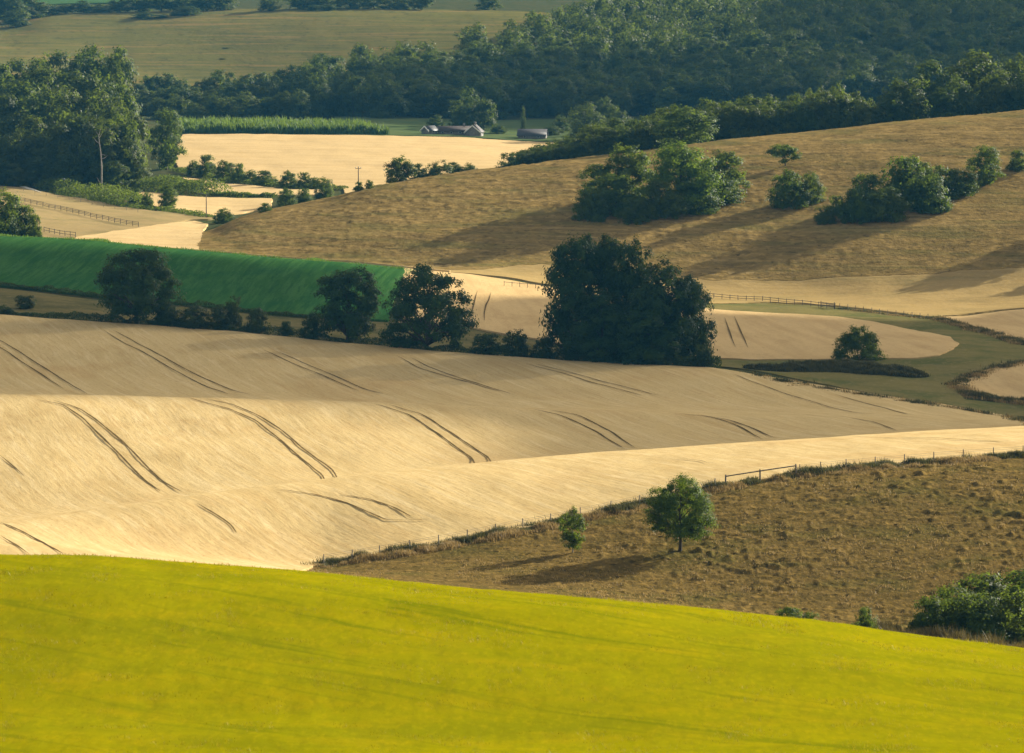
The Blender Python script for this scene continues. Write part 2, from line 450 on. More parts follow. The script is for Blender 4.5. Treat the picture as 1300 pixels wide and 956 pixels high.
M["leaf_dark"] = leaf_mat("leaf_dark", (0.012, 0.036, 0.009), (0.026, 0.060, 0.012), (0.035, 0.05, 0.012), 0.22, 0.2)
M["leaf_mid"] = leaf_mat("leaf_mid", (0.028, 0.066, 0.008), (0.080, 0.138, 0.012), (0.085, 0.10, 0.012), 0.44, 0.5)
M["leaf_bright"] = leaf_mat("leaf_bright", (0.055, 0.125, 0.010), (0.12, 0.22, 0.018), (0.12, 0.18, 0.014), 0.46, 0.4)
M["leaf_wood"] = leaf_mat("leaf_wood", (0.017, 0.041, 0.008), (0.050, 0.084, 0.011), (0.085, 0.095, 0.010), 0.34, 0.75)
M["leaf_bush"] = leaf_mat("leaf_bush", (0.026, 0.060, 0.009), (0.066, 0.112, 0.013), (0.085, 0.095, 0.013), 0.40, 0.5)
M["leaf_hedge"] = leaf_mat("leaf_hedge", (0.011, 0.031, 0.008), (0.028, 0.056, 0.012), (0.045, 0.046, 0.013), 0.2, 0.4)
M["dry_blade"] = leaf_mat("dry_blade", (0.16, 0.105, 0.03), (0.40, 0.28, 0.11), (0.30, 0.20, 0.07), 0.3, 0.4, (0.4, 0.28, 0.1), 0.3)
M["green_blade"] = leaf_mat("green_blade", (0.030, 0.036, 0.010), (0.085, 0.085, 0.024), (0.12, 0.09, 0.028), 0.3, 0.5, (0.12, 0.12, 0.03), 0.4)
M["edge_blade"] = leaf_mat("edge_blade", (0.045, 0.11, 0.012), (0.10, 0.20, 0.025), (0.14, 0.17, 0.03), 0.35, 0.3, (0.2, 0.3, 0.03), 0.5)
M["maize"] = leaf_mat("maize_leaf", (0.045, 0.115, 0.025), (0.085, 0.17, 0.04), (0.07, 0.13, 0.03), 0.35, 0.3)
M["dock"] = leaf_mat("dock_leaf", (0.06, 0.05, 0.012), (0.16, 0.12, 0.03), (0.10, 0.08, 0.02), 0.3, 0.3, (0.15, 0.11, 0.03), 0.4)
M["yblade"] = leaf_mat("barley_blade", (0.19, 0.185, 0.004), (0.36, 0.285, 0.012), (0.26, 0.22, 0.006), 0.3, 0.3, (0.3, 0.27, 0.006), 0.3)
M["bark"] = plain_mat("bark", (0.075, 0.052, 0.03), (0.04, 0.029, 0.018), (2, 2, 0.6), 0.9)
M["bark_pale"] = plain_mat("bark_pale", (0.34, 0.30, 0.24), (0.18, 0.15, 0.11), (4, 4, 1.5), 0.85)
M["dead"] = plain_mat("dead_wood", (0.42, 0.38, 0.31), (0.24, 0.21, 0.17), (1.5, 1.5, 0.7), 0.8)
M["post"] = plain_mat("fence_wood", (0.16, 0.13, 0.095), (0.075, 0.06, 0.042), (6, 6, 2), 0.85)
M["post_grey"] = plain_mat("fence_grey", (0.23, 0.21, 0.17), (0.12, 0.11, 0.085), (6, 6, 2), 0.85)
M["wire"] = plain_mat("wire", (0.25, 0.25, 0.24), (0.18, 0.17, 0.16), (6, 6, 6), 0.5, 0.8)
M["white"] = plain_mat("white_paint", (0.80, 0.79, 0.76), (0.70, 0.69, 0.65), (2, 2, 2), 0.6)
M["slate"] = plain_mat("roof_slate", (0.06, 0.057, 0.06), (0.04, 0.038, 0.04), (1.2, 1.2, 1.2), 0.6)
M["rooftile"] = plain_mat("roof_tile", (0.065, 0.048, 0.042), (0.045, 0.034, 0.03), (1.2, 1.2, 1.2), 0.7)
M["flint"] = plain_mat("flint_wall", (0.22, 0.20, 0.18), (0.14, 0.13, 0.12), (1.5, 1.5, 1.5), 0.85)
M["glass"] = plain_mat("window_glass", (0.05, 0.06, 0.07), (0.03, 0.04, 0.05), (1, 1, 1), 0.1, 0, 0.6)
M["ceramic"] = plain_mat("insulator", (0.75, 0.75, 0.72), (0.6, 0.6, 0.58), (4, 4, 4), 0.3)

# ------------------------------------------------------------------ land: one base sheet + field sheets
ucols = np.concatenate([np.arange(-1500, -100, 50.0), np.arange(-100, 1400, 5.0), np.arange(1400, 2801, 50.0)])
yrows = np.concatenate([np.arange(24, 210, 6.0), np.arange(210, 1260, 4.0), np.arange(1260, 2320, 8.0), np.arange(2320, 4600, 60.0)])
UU, YY = np.meshgrid(ucols, yrows)
P = ground(UU, YY)
P[..., 2] -= 0.45
nc, nr = len(ucols), len(yrows)
idx = np.arange(nr * nc).reshape(nr, nc)
f4 = np.stack([idx[:-1, :-1], idx[:-1, 1:], idx[1:, 1:], idx[1:, :-1]], -1).reshape(-1, 4)
tag(link("terrain", mesh_np("terrain", P.reshape(-1, 3), f4, mats=[M["base"]], smooth=True)), "rough grassy ground of the whole valley and its hills", None, None, "structure")


def sdf(px, py, poly):
    """signed distance to polygon, inside positive"""
    d = np.full(px.shape, 1e18)
    ins = np.zeros(px.shape, bool)
    n = len(poly)
    for i in range(n):
        ax, ay = poly[i]
        bx, by = poly[(i + 1) % n]
        ex, ey = bx - ax, by - ay
        t = np.clip(((px - ax) * ex + (py - ay) * ey) / (ex * ex + ey * ey + 1e-12), 0, 1)
        d = np.minimum(d, (px - ax - t * ex) ** 2 + (py - ay - t * ey) ** 2)
        c = ((ay > py) != (by > py)) & (px < ex * (py - ay) / (ey + (1e-12 if ey >= 0 else -1e-12)) + ax)
        ins ^= c
    return np.sqrt(d) * np.where(ins, 1, -1)


def poly_uy(pts, step=25.0):
    """field outline: (u, v) points on the visible land or ('y', u, y) -> list of (u, y)"""
    out = []
    n = len(pts)
    for i in range(n):
        a, b = pts[i], pts[(i + 1) % n]
        A = (a[1], a[2]) if a[0] == "y" else (a[0], hit(*a))
        if a[0] != "y" and b[0] != "y":
            k = max(1, int(abs(b[0] - a[0]) / step))
            for j in range(k):
                t = j / k
                u, v = a[0] + (b[0] - a[0]) * t, a[1] + (b[1] - a[1]) * t
                out.append((u, hit(u, v)))
        else:
            B = (b[1], b[2]) if b[0] == "y" else (b[0], hit(*b))
            k = max(1, int(abs(B[0] - A[0]) / step))
            for j in range(k):
                t = j / k
                out.append((A[0] + (B[0] - A[0]) * t, A[1] + (B[1] - A[1]) * t))
    return out


def clip_grid(P, S):
    """P (r,c,3) points, S (r,c) signed values; returns verts, quads, tris of the part where S > 0"""
    nr, nc = S.shape
    ins = S > 0
    idx = np.arange(nr * nc).reshape(nr, nc)
    q = np.stack([idx[:-1, :-1], idx[:-1, 1:], idx[1:, 1:], idx[1:, :-1]], -1).reshape(-1, 4)
    cnt = ins.ravel()[q].sum(1)
    full = q[cnt == 4]
    part = q[(cnt > 0) & (cnt < 4)]
    V0 = P.reshape(-1, 3)
    S0 = S.ravel()
    extra, ekey, tris, quads = [], {}, [], [list(f) for f in full]
    base = len(V0)

    def cut(i, j):
        k = (min(i, j), max(i, j))
        if k not in ekey:
            t = S0[i] / (S0[i] - S0[j])
            ekey[k] = base + len(extra)
            extra.append(V0[i] + (V0[j] - V0[i]) * t)
        return ekey[k]
    for f in part:
        poly = []
        for a in range(4):
            i, j = int(f[a]), int(f[(a + 1) % 4])
            if S0[i] > 0:
                poly.append(i)
            if (S0[i] > 0) != (S0[j] > 0):
                poly.append(cut(i, j))
        for a in range(1, len(poly) - 1):
            tris.append((poly[0], poly[a], poly[a + 1]))
    verts = np.concatenate([V0, np.array(extra).reshape(-1, 3)]) if extra else V0
    quads = np.array(quads, np.int64).reshape(-1, 4)
    tris = np.array(tris, np.int64).reshape(-1, 3)
    used = np.zeros(len(verts), bool)
    used[quads.ravel()] = True
    used[tris.ravel()] = True
    remap_ = np.cumsum(used) - 1
    return verts[used], remap_[quads], remap_[tris]


def skirt(verts, quads, tris, depth):
    ed = np.concatenate([np.stack([quads[:, k], quads[:, (k + 1) % 4]], 1) for k in range(4)] + [np.stack([tris[:, k], tris[:, (k + 1) % 3]], 1) for k in range(3)])
    s = np.sort(ed, 1)
    key = s[:, 0].astype(np.int64) * len(verts) + s[:, 1]
    _, first, counts = np.unique(key, return_index=True, return_counts=True)
    be = ed[first[counts == 1]]
    bv = np.unique(be)
    n, k = len(verts), len(bv)
    m = {int(b): i for i, b in enumerate(bv)}
    up, low = verts[bv].copy(), verts[bv].copy()          # its own upper edge, so that the top keeps its shading
    low[:, 2] -= depth
    q = np.array([(n + m[int(b)], n + m[int(a)], n + k + m[int(a)], n + k + m[int(b)]) for a, b in be], np.int64).reshape(-1, 4)
    return np.concatenate([verts, up, low]), np.concatenate([quads, q]), tris


def sheet(name, pts, mat, off=0.0, du=4.0, dy=2.0, edge=0.5, disp=None, label=None, kind="structure", depth=0.6, fade=1.5):
    uy = poly_uy(pts)
    arr = np.array(uy)
    w = ground(arr[:, 0], arr[:, 1])[:, :2]
    us = np.arange(arr[:, 0].min() - 2 * du, arr[:, 0].max() + 2 * du + 1, du)
    ys = np.arange(arr[:, 1].min() - 2 * dy, arr[:, 1].max() + 2 * dy + 0.01, dy)
    UU, YY = np.meshgrid(us, ys)
    P = ground(UU, YY)
    S = sdf(P[..., 0], P[..., 1], w)
    S = S + edge * (1.6 * vnoise(P[..., 0] / 6, P[..., 1] / 6, 11) + 1.2 * vnoise(P[..., 0] / 1.7, P[..., 1] / 2.5, 12))
    P[..., 2] += off
    if disp is not None:
        P[..., 2] += disp(P[..., 0], P[..., 1]) * np.clip(S / fade, 0, 1)
    v, q, t = clip_grid(P, S)
    v, q, t = skirt(v, q, t, depth)
    o = link(name, mesh_np(name, v, q, t, [mat], smooth=True))
    return tag(o, label, None, None, kind)


def humps(x, y):
    n = vnoise(x / 0.62, y / 0.8, 21)
    m = vnoise(x / 0.95 + 9, y / 1.15, 22)
    k = np.clip(0.6 + 1.6 * vnoise(x / 20, y / 15, 23) + (x - 8) / 40, 0.15, 1.5)
    b = np.clip(n - 0.16, 0, 1) * 0.55 + np.clip(m - 0.17, 0, 1) * 1.1
    return 0.60 * b * k + 0.05 * vnoise(x / 0.42, y / 0.6, 24)


def tussocks(x, y):
    k = np.clip(0.6 + 1.3 * vnoise(x / 34, y / 40, 34), 0.1, 1.3)
    return k * (0.75 * np.clip(vnoise(x / 1.5, y / 1.7, 31) - 0.08, 0, 1) + 0.8 * np.clip(vnoise(x / 3.1, y / 2.8, 32) - 0.16, 0, 1)) + 0.25 * vnoise(x / 30 + y / 90, y / 9.0, 33)


FENCE = [(400, 718), (480, 705), (557, 691), (640, 675), (699, 664), (775, 648), (860, 629), (920, 616), (1010, 602), (1120, 591), (1223, 583), (1300, 577), (1420, 569.5), (1580, 561.5)]
HEDGE = [(-200, 386), (0, 399), (170, 411), (300, 421), (570, 446), (750, 459), (900, 467), (1000, 481), (1100, 498), (1200, 514), (1300, 531), (1420, 525), (1580, 513.5)]

sheet("barley_field", [("y", -900, 26), ("y", 2300, 26), ("y", 2300, 252), ("y", -900, 252)], M["yellow"], 0.0, 5, 2.0, 0.0,
      lambda x, y: 0.07 * vnoise(x / 0.8, y / 1.5, 41) + 0.30 * vnoise(x / 11, y / 7, 42), "foreground field of yellow green ripening barley")
sheet("pasture_field", [("y", 300, 330), ("y", 1580, 330)] + [(u, v + 1.5) for u, v in FENCE[::-1]] + [("y", 350, 425)], M["pasture"], -0.25, 2.2, 0.42, 0.3, humps,
      "dry brown hummocky pasture below the wire fence")
sheet("wheat_field", [("y", -180, 360), ("y", 300, 360), ("y", 392, 432)] + FENCE + HEDGE[::-1], M["wheat"], 0.0, 4, 1.2, 0.35,
      lambda x, y: 0.05 * vnoise(x / 0.9, y / 2.6, 43) + 0.12 * vnoise(x / 5, y / 14, 44), "large rolling field of ripe golden wheat")
sheet("grass_margin", [(-180, 384), (0, 397), (170, 409), (300, 419), (570, 444), (750, 457), (905, 464), (905, 454), (750, 440), (600, 415), (490, 408), (390, 402), (200, 386), (0, 365), (-180, 352)],
      M["margin"], -0.3, 5, 2.0, 0.6, None, "strip of rough brown grass behind the hedge trees")
sheet("green_crop_field", [(-180, 350), (0, 362), (200, 383), (390, 400), (492, 407), ("y", 500, 885), ("y", 514, 920), ("y", 535, 942), ("y", 562, 951), ("y", 500, 958), ("y", 400, 962), ("y", 250, 966), ("y", 0, 972), ("y", -180, 972)],
      M["green"], 0.0, 4, 1.5, 0.4, None, "dark green leafy crop field rising to a crest")
sheet("wheat_field", [(505, 408), (590, 414), (750, 440), (905, 454), (960, 455), (1060, 456), (1160, 455.5), (1192, 451), (1212, 443), (1217, 436), (1205, 428), (1160, 417), (1063, 402), (905, 391),
       ("y", 770, 938), ("y", 690, 944), ("y", 600, 952), ("y", 515, 958)],
      M["stubble"], 0.0, 4, 1.5, 0.3, None, "second wheat field behind the tall tree clump")
sheet("wheat_strip", [("y", 60, 978), ("y", 60, 990), ("y", 300, 985), ("y", 430, 973), ("y", 520, 966), ("y", 572, 963), ("y", 572, 956), ("y", 516, 957), ("y", 400, 964), ("y", 250, 968)], M["wheat_far"], 0.4, 4, 1.0, 0.0, None,
      "narrow strip of ripe wheat beyond the green crop")
sheet("grass_track", [(905, 463), (960, 469), (1100, 496), (1200, 512), (1300, 529), (1420, 523), (1420, 508), (1300, 512), (1225, 505), (1210, 490), (1240, 474), (1300, 458), (1420, 440), (1420, 432), (1300, 437), (1250, 422), (1185, 402),
       (1120, 396), (1063, 390), (980, 384), (895, 377), (895, 386)], M["track"], -0.2, 4, 1.5, 0.5, None, "mown green grass track curving round the small field")
sheet("wheat_field", [(1188, 403), (1300, 392), (1420, 384), (1420, 428), (1300, 433), (1262, 424)], M["stubble"], 0.0, 4, 1.5, 0.3, None, "narrow wheat field at the foot of the brown down")
sheet("wheat_field", [(1214, 487), (1246, 472), (1300, 459), (1420, 444), (1420, 505), (1300, 506), (1232, 499)], M["stubble"], 0.0, 4, 1.5, 0.3, None, "small wheat field enclosed by the bend of the grass track")
sheet("dry_grass_field", [("y", 505, 962), ("y", 640, 962), ("y", 760, 950), ("y", 900, 938), (980, 383), (1063, 389), (1120, 395), (1185, 401), (1300, 390), (1420, 382), (1420, 318), (1300, 328), (1150, 338), (1000, 345), (900, 344), (800, 333), (690, 324), (600, 333), ("y", 540, 1006)],
      M["apron"], -0.05, 4, 2.0, 0.8, None, "smooth golden dry grass at the foot of the down")
sheet("downland_hill", [("y", 240, 1000), ("y", 350, 993), ("y", 450, 987), ("y", 545, 984), (600, 343.5), (690, 334.5), (800, 343.5), (900, 354.5), (1000, 355.5), (1150, 348.5), (1300, 338.5), (1440, 327), ("y", 1440, 1228), ("y", 1124, 1212), ("y", 768, 1190),
       ("y", 488, 1165), ("y", 335, 1135), ("y", 285, 1110), ("y", 252, 1085)], M["down"], 0.0, 3.2, 1.3, 1.0, tussocks, "brown tussocky down sloping to the valley floor", fade=14.0)
sheet("paddock", [("y", -180, 1005), ("y", 130, 1005), (95, 300.5), (170, 290), (240, 278), (290, 277), (255, 274), (190, 267), (120, 255), (70, 247), (30, 238), (-180, 228)], M["paddock"], -0.03, 4, 3, 0.8, None,
      "dull tan grazed paddock below the left wood")
sheet("wheat_strip", [("y", 95, 1002), ("y", 250, 996), (258, 293), (264, 283), (248, 279), (200, 285), (150, 293), (95, 301.5)], M["wheat_far"], 0.01, 4, 2, 0.3, None, "bright wheat wedge beside the paddock fence")
sheet("wheat_strip", [(168, 243), (200, 246), (240, 250), (300, 251.5), (345, 252), (345, 262), (310, 268), (262, 271), (215, 266), (178, 258)], M["wheat_far"], 0.05, 4, 3, 0.6, None, "lower strip of ripe wheat left of the down")
sheet("wheat_strip", [(229, 225), (290, 233), (360, 239.5), (420, 241), (420, 247), (340, 248.5), (285, 247), (262, 240), (240, 231)], M["wheat_far"], 0.05, 4, 3, 0.6, None, "upper strip of ripe wheat below the mid valley hedge")
sheet("wheat_field", [(226, 214), (260, 222), (330, 231), (400, 236), (470, 238), ("y", 560, 1345), ("y", 700, 1330), ("y", 710, 1640), (690, 179.5), (620, 176.5), (560, 173.7), (500, 171.7), (400, 170.2), (232, 170), (222, 190)], M["wheat_far"], 0.0, 4, 5, 0.6, None,
      "pale sunlit wheat field across the valley bottom")
sheet("meadow", [(425, 170), (425, 148), (560, 151), (600, 153), (700, 152), (820, 148), (820, 168), (690, 178), (620, 175), (540, 172)], M["farmeadow"], 0.0, 5, 5, 0.8, None, "green valley meadow below the wooded hillside")
sheet("grass_hill", [("y", -180, 1900), ("y", 160, 1900), ("y", 380, 1900), ("y", 440, 1960), ("y", 700, 2100), ("y", 700, 2270), ("y", -180, 2270)], M["farhill"], 0.0, 5, 8, 1.0, None, "dull olive grass hillside below the skyline hedge")
sheet("distant_field", [("y", 30, 2420), ("y", 170, 2420), ("y", 180, 3100), ("y", 0, 3100)], M["fargreen"], 0.1, 8, 20, 1.0, None, "far green field above the hilltop hedge")


# ------------------------------------------------------------------ wheel tracks in the crops
def strip_mesh(path_uv, width, mat, name, lift=0.05, jit=0.05, label=None, visible=True):
    pts = []
    for i in range(len(path_uv) - 1):
        (u0, a0), (u1, a1) = path_uv[i], path_uv[i + 1]
        k = max(2, int(max(abs(u1 - u0), abs(a1 - a0)) / 3))
        for j in range(k + (1 if i == len(path_uv) - 2 else 0)):
            t = j / k
            u, a = u0 + (u1 - u0) * t, a0 + (a1 - a0) * t
            pts.append((u, hit(u, a)))
    pts = np.array(pts)
    # smooth
    for _ in range(4):
        pts[1:-1] = (pts[:-2] + 2 * pts[1:-1] + pts[2:]) / 4
    c = ground(pts[:, 0], pts[:, 1])
    t = np.gradient(c[:, :2], axis=0)
    t /= np.linalg.norm(t, axis=1)[:, None] + 1e-9
    n = np.stack([-t[:, 1], t[:, 0]], 1)
    s = np.arange(len(c))
    wob = jit * (vnoise(s / 3.0, s * 0 + len(pts) * 1.7, 51))
    w = width * (0.5 + 0.3 * vnoise(s / 2.0, s * 0 + 3, 52)) * np.clip(0.15 + np.minimum(s, len(s) - 1 - s) / 5.0, 0, 1)   # the crop closes over the ends
    L, Rr = c.copy(), c.copy()
    L[:, :2] += n * (w + wob)[:, None]
    Rr[:, :2] -= n * (w - wob)[:, None]
    L[:, 2] += lift
    Rr[:, 2] += lift
    v = np.empty((2 * len(c), 3))
    v[0::2], v[1::2] = L, Rr
    k = np.arange(len(c) - 1)
    q = np.stack([2 * k, 2 * k + 1, 2 * k + 3, 2 * k + 2], 1)
    o = link(name, mesh_np(name, v, q, mats=[mat]))
    return tag(o, label, None, None, "structure")


TRAMS = [
    # upper slope, pairs
    [(-30, 424), (0, 432), (20, 445), (55, 465.5), (79, 481), (96, 492), (111, 499.5)], [(-30, 430), (0, 441.5), (20, 454.5), (52, 474), (81, 494)],
    [(144, 418.5), (166, 431), (199, 449), (240, 471), (294, 496.6), (318, 501.5)], [(131, 418), (151, 432), (184, 449), (218, 468), (240, 480), (264, 493), (291, 501.2)],
    [(352, 446), (389, 463), (436, 483), (460, 493), (487, 500.6)], [(335, 444), (369, 461), (406, 476), (426, 484.7), (455, 496)],
    [(521, 453), (558, 471), (599, 485), (650, 500.6)], [(504, 451), (535, 468), (586, 483), (633, 497)],
    [(680, 463), (721, 473), (762, 485), (836, 502)], [(668, 463), (712, 474), (752, 487), (815, 502)],
    [(930, 475), (1000, 500), (1060, 518), (1110, 528)], [(1060, 500), (1110, 516), (1160, 528)],
    # lower slope, pairs
    [(45, 507.5), (80, 515), (106, 532), (134, 560), (160, 586), (182, 608), (204, 624)], [(68, 509.5), (100, 519), (126, 536), (154, 560), (179, 585), (206, 611), (233, 626)],
    [(237, 504.5), (291, 519), (325, 534), (355, 557.5), (379, 579.5), (403, 600), (422, 610)], [(262, 506.5), (294, 513), (325, 526), (359, 547), (382, 567.6), (409, 588), (425, 600), (437, 607)],
    [(474, 513), (518, 526), (548, 547), (575.5, 566), (612, 590)], [(494, 514.5), (535, 526), (565, 546), (599, 567.6), (631, 587)],
    [(677, 519.5), (711, 527), (745, 542), (793, 571)], [(697, 520.5), (734, 527), (768, 544), (806, 569.5)],
    [(862, 526), (897, 529), (931, 539), (968, 557.5)], [(884, 526), (928, 535), (958, 546), (985, 556.5)],
    [(1080, 532), (1110, 538), (1140, 548)],
    [(0, 578), (15, 592), (30, 606)],
    # rolling front
    [(0, 663), (30, 676), (60, 692), (80, 704)], [(0, 680), (20, 692), (35, 703)],
    [(352, 622), (400, 629), (440, 639), (470, 652), (490, 661), (530, 661), (545, 660)], [(432, 629), (470, 634), (500, 645), (522, 657)],
    [(250, 640), (275, 655), (294, 669), (300, 678)],
    [(860, 582), (890, 585), (900, 589)], [(1080, 556), (1180, 558), (1275, 562)],
]
for k, pth in enumerate(TRAMS):
    strip_mesh(pth, 0.25 if k < 12 else 0.30, M["rut"], "wheel_track", 0.10)
for pth in ([(606, 369), (602, 385), (598, 404)], [(623, 370), (618, 386), (614, 408)], [(920, 403), (926, 420), (933, 440)], [(933, 402), (940, 420), (949, 441)]):
    strip_mesh(pth, 0.36, M["rut"], "wheel_track", 0.08, 0.3)
strip_mesh([(8, 232), (20, 234), (34, 240), (52, 245)], 2.2, M["chalk"], "chalk_path", 0.12, 0.2, "pale chalk path curving into the left wood")
HAZE, SKY, SUNE, EXPO = 3.3e-5, 0.088, 5.0, 1.25
# ------------------------------------------------------------------ vegetation makers
def leaf_quads(c, n, size, tint, rg, aspect=0.62):
    """diamond leaf sprays: centres c (n,3), normals n (n,3)"""
    k = len(c)
    n = n / (np.linalg.norm(n, axis=1)[:, None] + 1e-9)
    a = rg.normal(size=(k, 3))
    t = np.cross(n, a)
    t /= np.linalg.norm(t, axis=1)[:, None] + 1e-9
    b = np.cross(n, t)
    s = size[:, None]
    bend = 0.22 * s * n
    v = np.stack([c + t * s, c + b * s * aspect + bend, c - t * s, c - b * s * aspect + bend], 1).reshape(-1, 3)
    q = np.arange(4 * k).reshape(-1, 4)
    return v, q, np.repeat(tint, 4)


def tube(p, r, sides=5):
    """tapered tube along points p with radii r"""
    p, r = np.asarray(p, float), np.asarray(r, float)
    k = len(p)
    d = np.gradient(p, axis=0)
    d /= np.linalg.norm(d, axis=1)[:, None] + 1e-9
    ref = np.where(np.abs(d[:, 2:3]) > 0.9, np.array([[1.0, 0, 0]]), np.array([[0, 0, 1.0]]))
    x = np.cross(d, ref)
    x /= np.linalg.norm(x, axis=1)[:, None] + 1e-9
    y = np.cross(d, x)
    an = np.arange(sides) * 2 * math.pi / sides
    v = p[:, None, :] + r[:, None, None] * (np.cos(an)[None, :, None] * x[:, None, :] + np.sin(an)[None, :, None] * y[:, None, :])
    v = v.reshape(-1, 3)
    q = []
    for i in range(k - 1):
        for j in range(sides):
            q.append((i * sides + j, i * sides + (j + 1) % sides, (i + 1) * sides + (j + 1) % sides, (i + 1) * sides + j))
    return v, np.array(q)


def join(parts):
    V_, Q_, off = [], [], 0
    for v, q in parts:
        V_.append(v)
        Q_.append(q + off)
        off += len(v)
    return np.concatenate(V_), np.concatenate(Q_)


def crown_data(seed, H, W, base, ncl, nleaf, leaf, mid=0.42, low=0.55, nlobe=11, lobe=0.27, clr=0.075, squash=0.85, skew=0.0, lump=0.12, core=0.25, gap=0.0, tp=1.1):
    """a crown of big boughs (lobes), each carrying many leaf clumps; returns verts, quads, tint, clump centres"""
    rg = np.random.default_rng(seed)
    ph = rg.uniform(0, 6.28, 4)

    def width(t, an):
        r = (max(0.0, 1 - ((t - mid) / (1 - mid)) ** 2)) ** 0.5 if t > mid else low + (1 - low) * math.sin(math.pi / 2 * max(0.0, t) / mid)
        return r * (1 + lump * math.sin(2 * an + ph[0] + 2 * t) + lump * 0.7 * math.sin(3 * an + ph[1] - 3 * t))
    L = []
    ga = rg.uniform(0, 6.28)
    for k in range(nlobe):
        t = ((k + 0.5) / nlobe) ** tp * 0.92
        t = float(np.clip(t + rg.normal(0, 0.05), 0.0, 0.95))
        ga += 2.399 + rg.normal(0, 0.35)
        rl = W * lobe * rg.uniform(0.7, 1.25)
        rad = max(0.0, W / 2 * width(t, ga) - rl * 0.75)
        L.append((rad * math.cos(ga), rad * math.sin(ga), base + (H - base) * t, rl))
    L.append((0, 0, base + (H - base) * 0.55, W * lobe * 1.2))
    L = np.array(L)
    wl = L[:, 3] ** 2
    lc = rg.choice(len(L), ncl, p=wl / wl.sum())
    d = rg.normal(size=(ncl, 3))
    d /= np.linalg.norm(d, axis=1)[:, None]
    d[:, 2] = np.where(d[:, 2] < -0.45, -d[:, 2], d[:, 2])
    rr = L[lc, 3] * np.where(rg.uniform(0, 1, ncl) < core, rg.uniform(0.3, 0.8, ncl), rg.uniform(0.8, 1.08, ncl))
    off = d * rr[:, None]
    off[:, 2] *= squash
    C = L[lc, :3] + off
    rc = W * clr * rg.uniform(0.6, 1.35, ncl)
    C[:, 2] = np.clip(C[:, 2], base * 0.8 + rc * 0.3, None)
    C = np.concatenate([C, rc[:, None]], 1)
    if gap:
        keep = vnoise(C[:, 0] / (W * 0.2) + seed, C[:, 2] / (W * 0.13), seed) > -0.5 + gap
        C = C[keep]
    w = C[:, 3] ** 2
    cnt = np.maximum(4, (nleaf * w / w.sum()).astype(int))
    ci = np.repeat(np.arange(len(C)), cnt)
    k = len(ci)
    dl = rg.normal(size=(k, 3))
    c = C[ci, :3] + dl * C[ci, 3:4] * np.array([0.62, 0.62, 0.5])
    c[:, 2] = np.maximum(c[:, 2], 0.04)
    if gap:
        lci = lc[keep][ci]
    else:
        lci = lc[ci]
    bough = c - L[lci, :3]
    bough /= np.linalg.norm(bough, axis=1)[:, None] + 1e-9
    rad_ = np.hypot(c[:, 0], c[:, 1])
    f = (W / 2) / np.percentile(rad_, 97.0)
    fz = H / np.percentile(c[:, 2], 99.6)
    for A in (c, C):
        A[:, :2] *= f
        A[:, 2] *= fz
        A[:, 0] += skew * W * (A[:, 2] / H - 0.4)
    ctr = np.array([0, 0, base + (H - base) * 0.35])
    outw = c - ctr
    outw /= np.linalg.norm(outw, axis=1)[:, None] + 1e-9
    n = bough * 0.75 + outw * 0.35 + dl * 0.15 + rg.normal(size=(k, 3)) * 0.30 + np.array([0, 0, 0.1])
    size = leaf * rg.uniform(0.6, 1.4, k)
    ct = np.clip(rg.normal(0.45, 0.25, len(C)), 0, 1)
    tint = np.clip(ct[ci] + rg.normal(0, 0.18, k), 0, 1)
    v, q, tv = leaf_quads(c, n, size, tint, rg)
    return v, q, tv, C


def trunk_data(seed, H, base, C, r0, nlimb=14, sides=6, lean=0.0):
    rg = np.random.default_rng(seed + 500)
    top = base + (H - base) * 0.62
    k = 7
    zz = np.linspace(-0.5, top, k)
    p = np.stack([lean * zz + rg.normal(0, r0 * 0.5, k) * (zz > 0.4), rg.normal(0, r0 * 0.5, k) * (zz > 0.4), zz], 1)
    r = r0 * (1 - 0.8 * np.clip(zz / top, 0, 1) ** 0.8)
    r[0] *= 1.45
    parts = [tube(p, r, sides)]
    o = rg.permutation(len(C))[:nlimb]
    for i in o:
        e = C[i, :3]
        z0 = min(max(base * 0.75, e[2] - np.hypot(e[0], e[1]) * rg.uniform(0.5, 1.0)), top * 0.95)
        s = np.array([np.interp(z0, zz, p[:, 0]), np.interp(z0, zz, p[:, 1]), z0])
        m = s * 0.5 + e * 0.5 + np.array([0, 0, 0.06 * H]) + rg.normal(0, 0.02 * H, 3)
        rr = r0 * (1 - 0.75 * z0 / top) * 0.55
        parts.append(tube(np.array([s, s * 0.55 + m * 0.45, m, e]), np.array([rr, rr * 0.8, rr * 0.55, rr * 0.18]), 4))
    return join(parts)


def tree_proto(name, seed, H, W, base, leafmat, barkmat, ncl, nleaf, leaf, r0, nlimb=14, lean=0.0, single=False, **kw):
    v, q, tv, C = crown_data(seed, H, W, base, ncl, nleaf, leaf, **kw)
    tvv, tq = trunk_data(seed, H, base, C, r0, nlimb, lean=lean)
    if single:
        allv = np.concatenate([v, tvv])
        allq = np.concatenate([q, tq + len(v)])
        mi = np.concatenate([np.zeros(len(q), int), np.ones(len(tq), int)])
        me = mesh_np(name, allv, allq, mats=[leafmat, barkmat], matidx=mi, tint=np.concatenate([tv, np.zeros(len(tvv))]))
        return dict(H=H, W=W, one=me)
    return dict(H=H, W=W, crown=mesh_np(name + "_crown", v, q, mats=[leafmat], tint=tv), trunk=mesh_np(name + "_trunk", tvv, tq, mats=[barkmat], smooth=True))


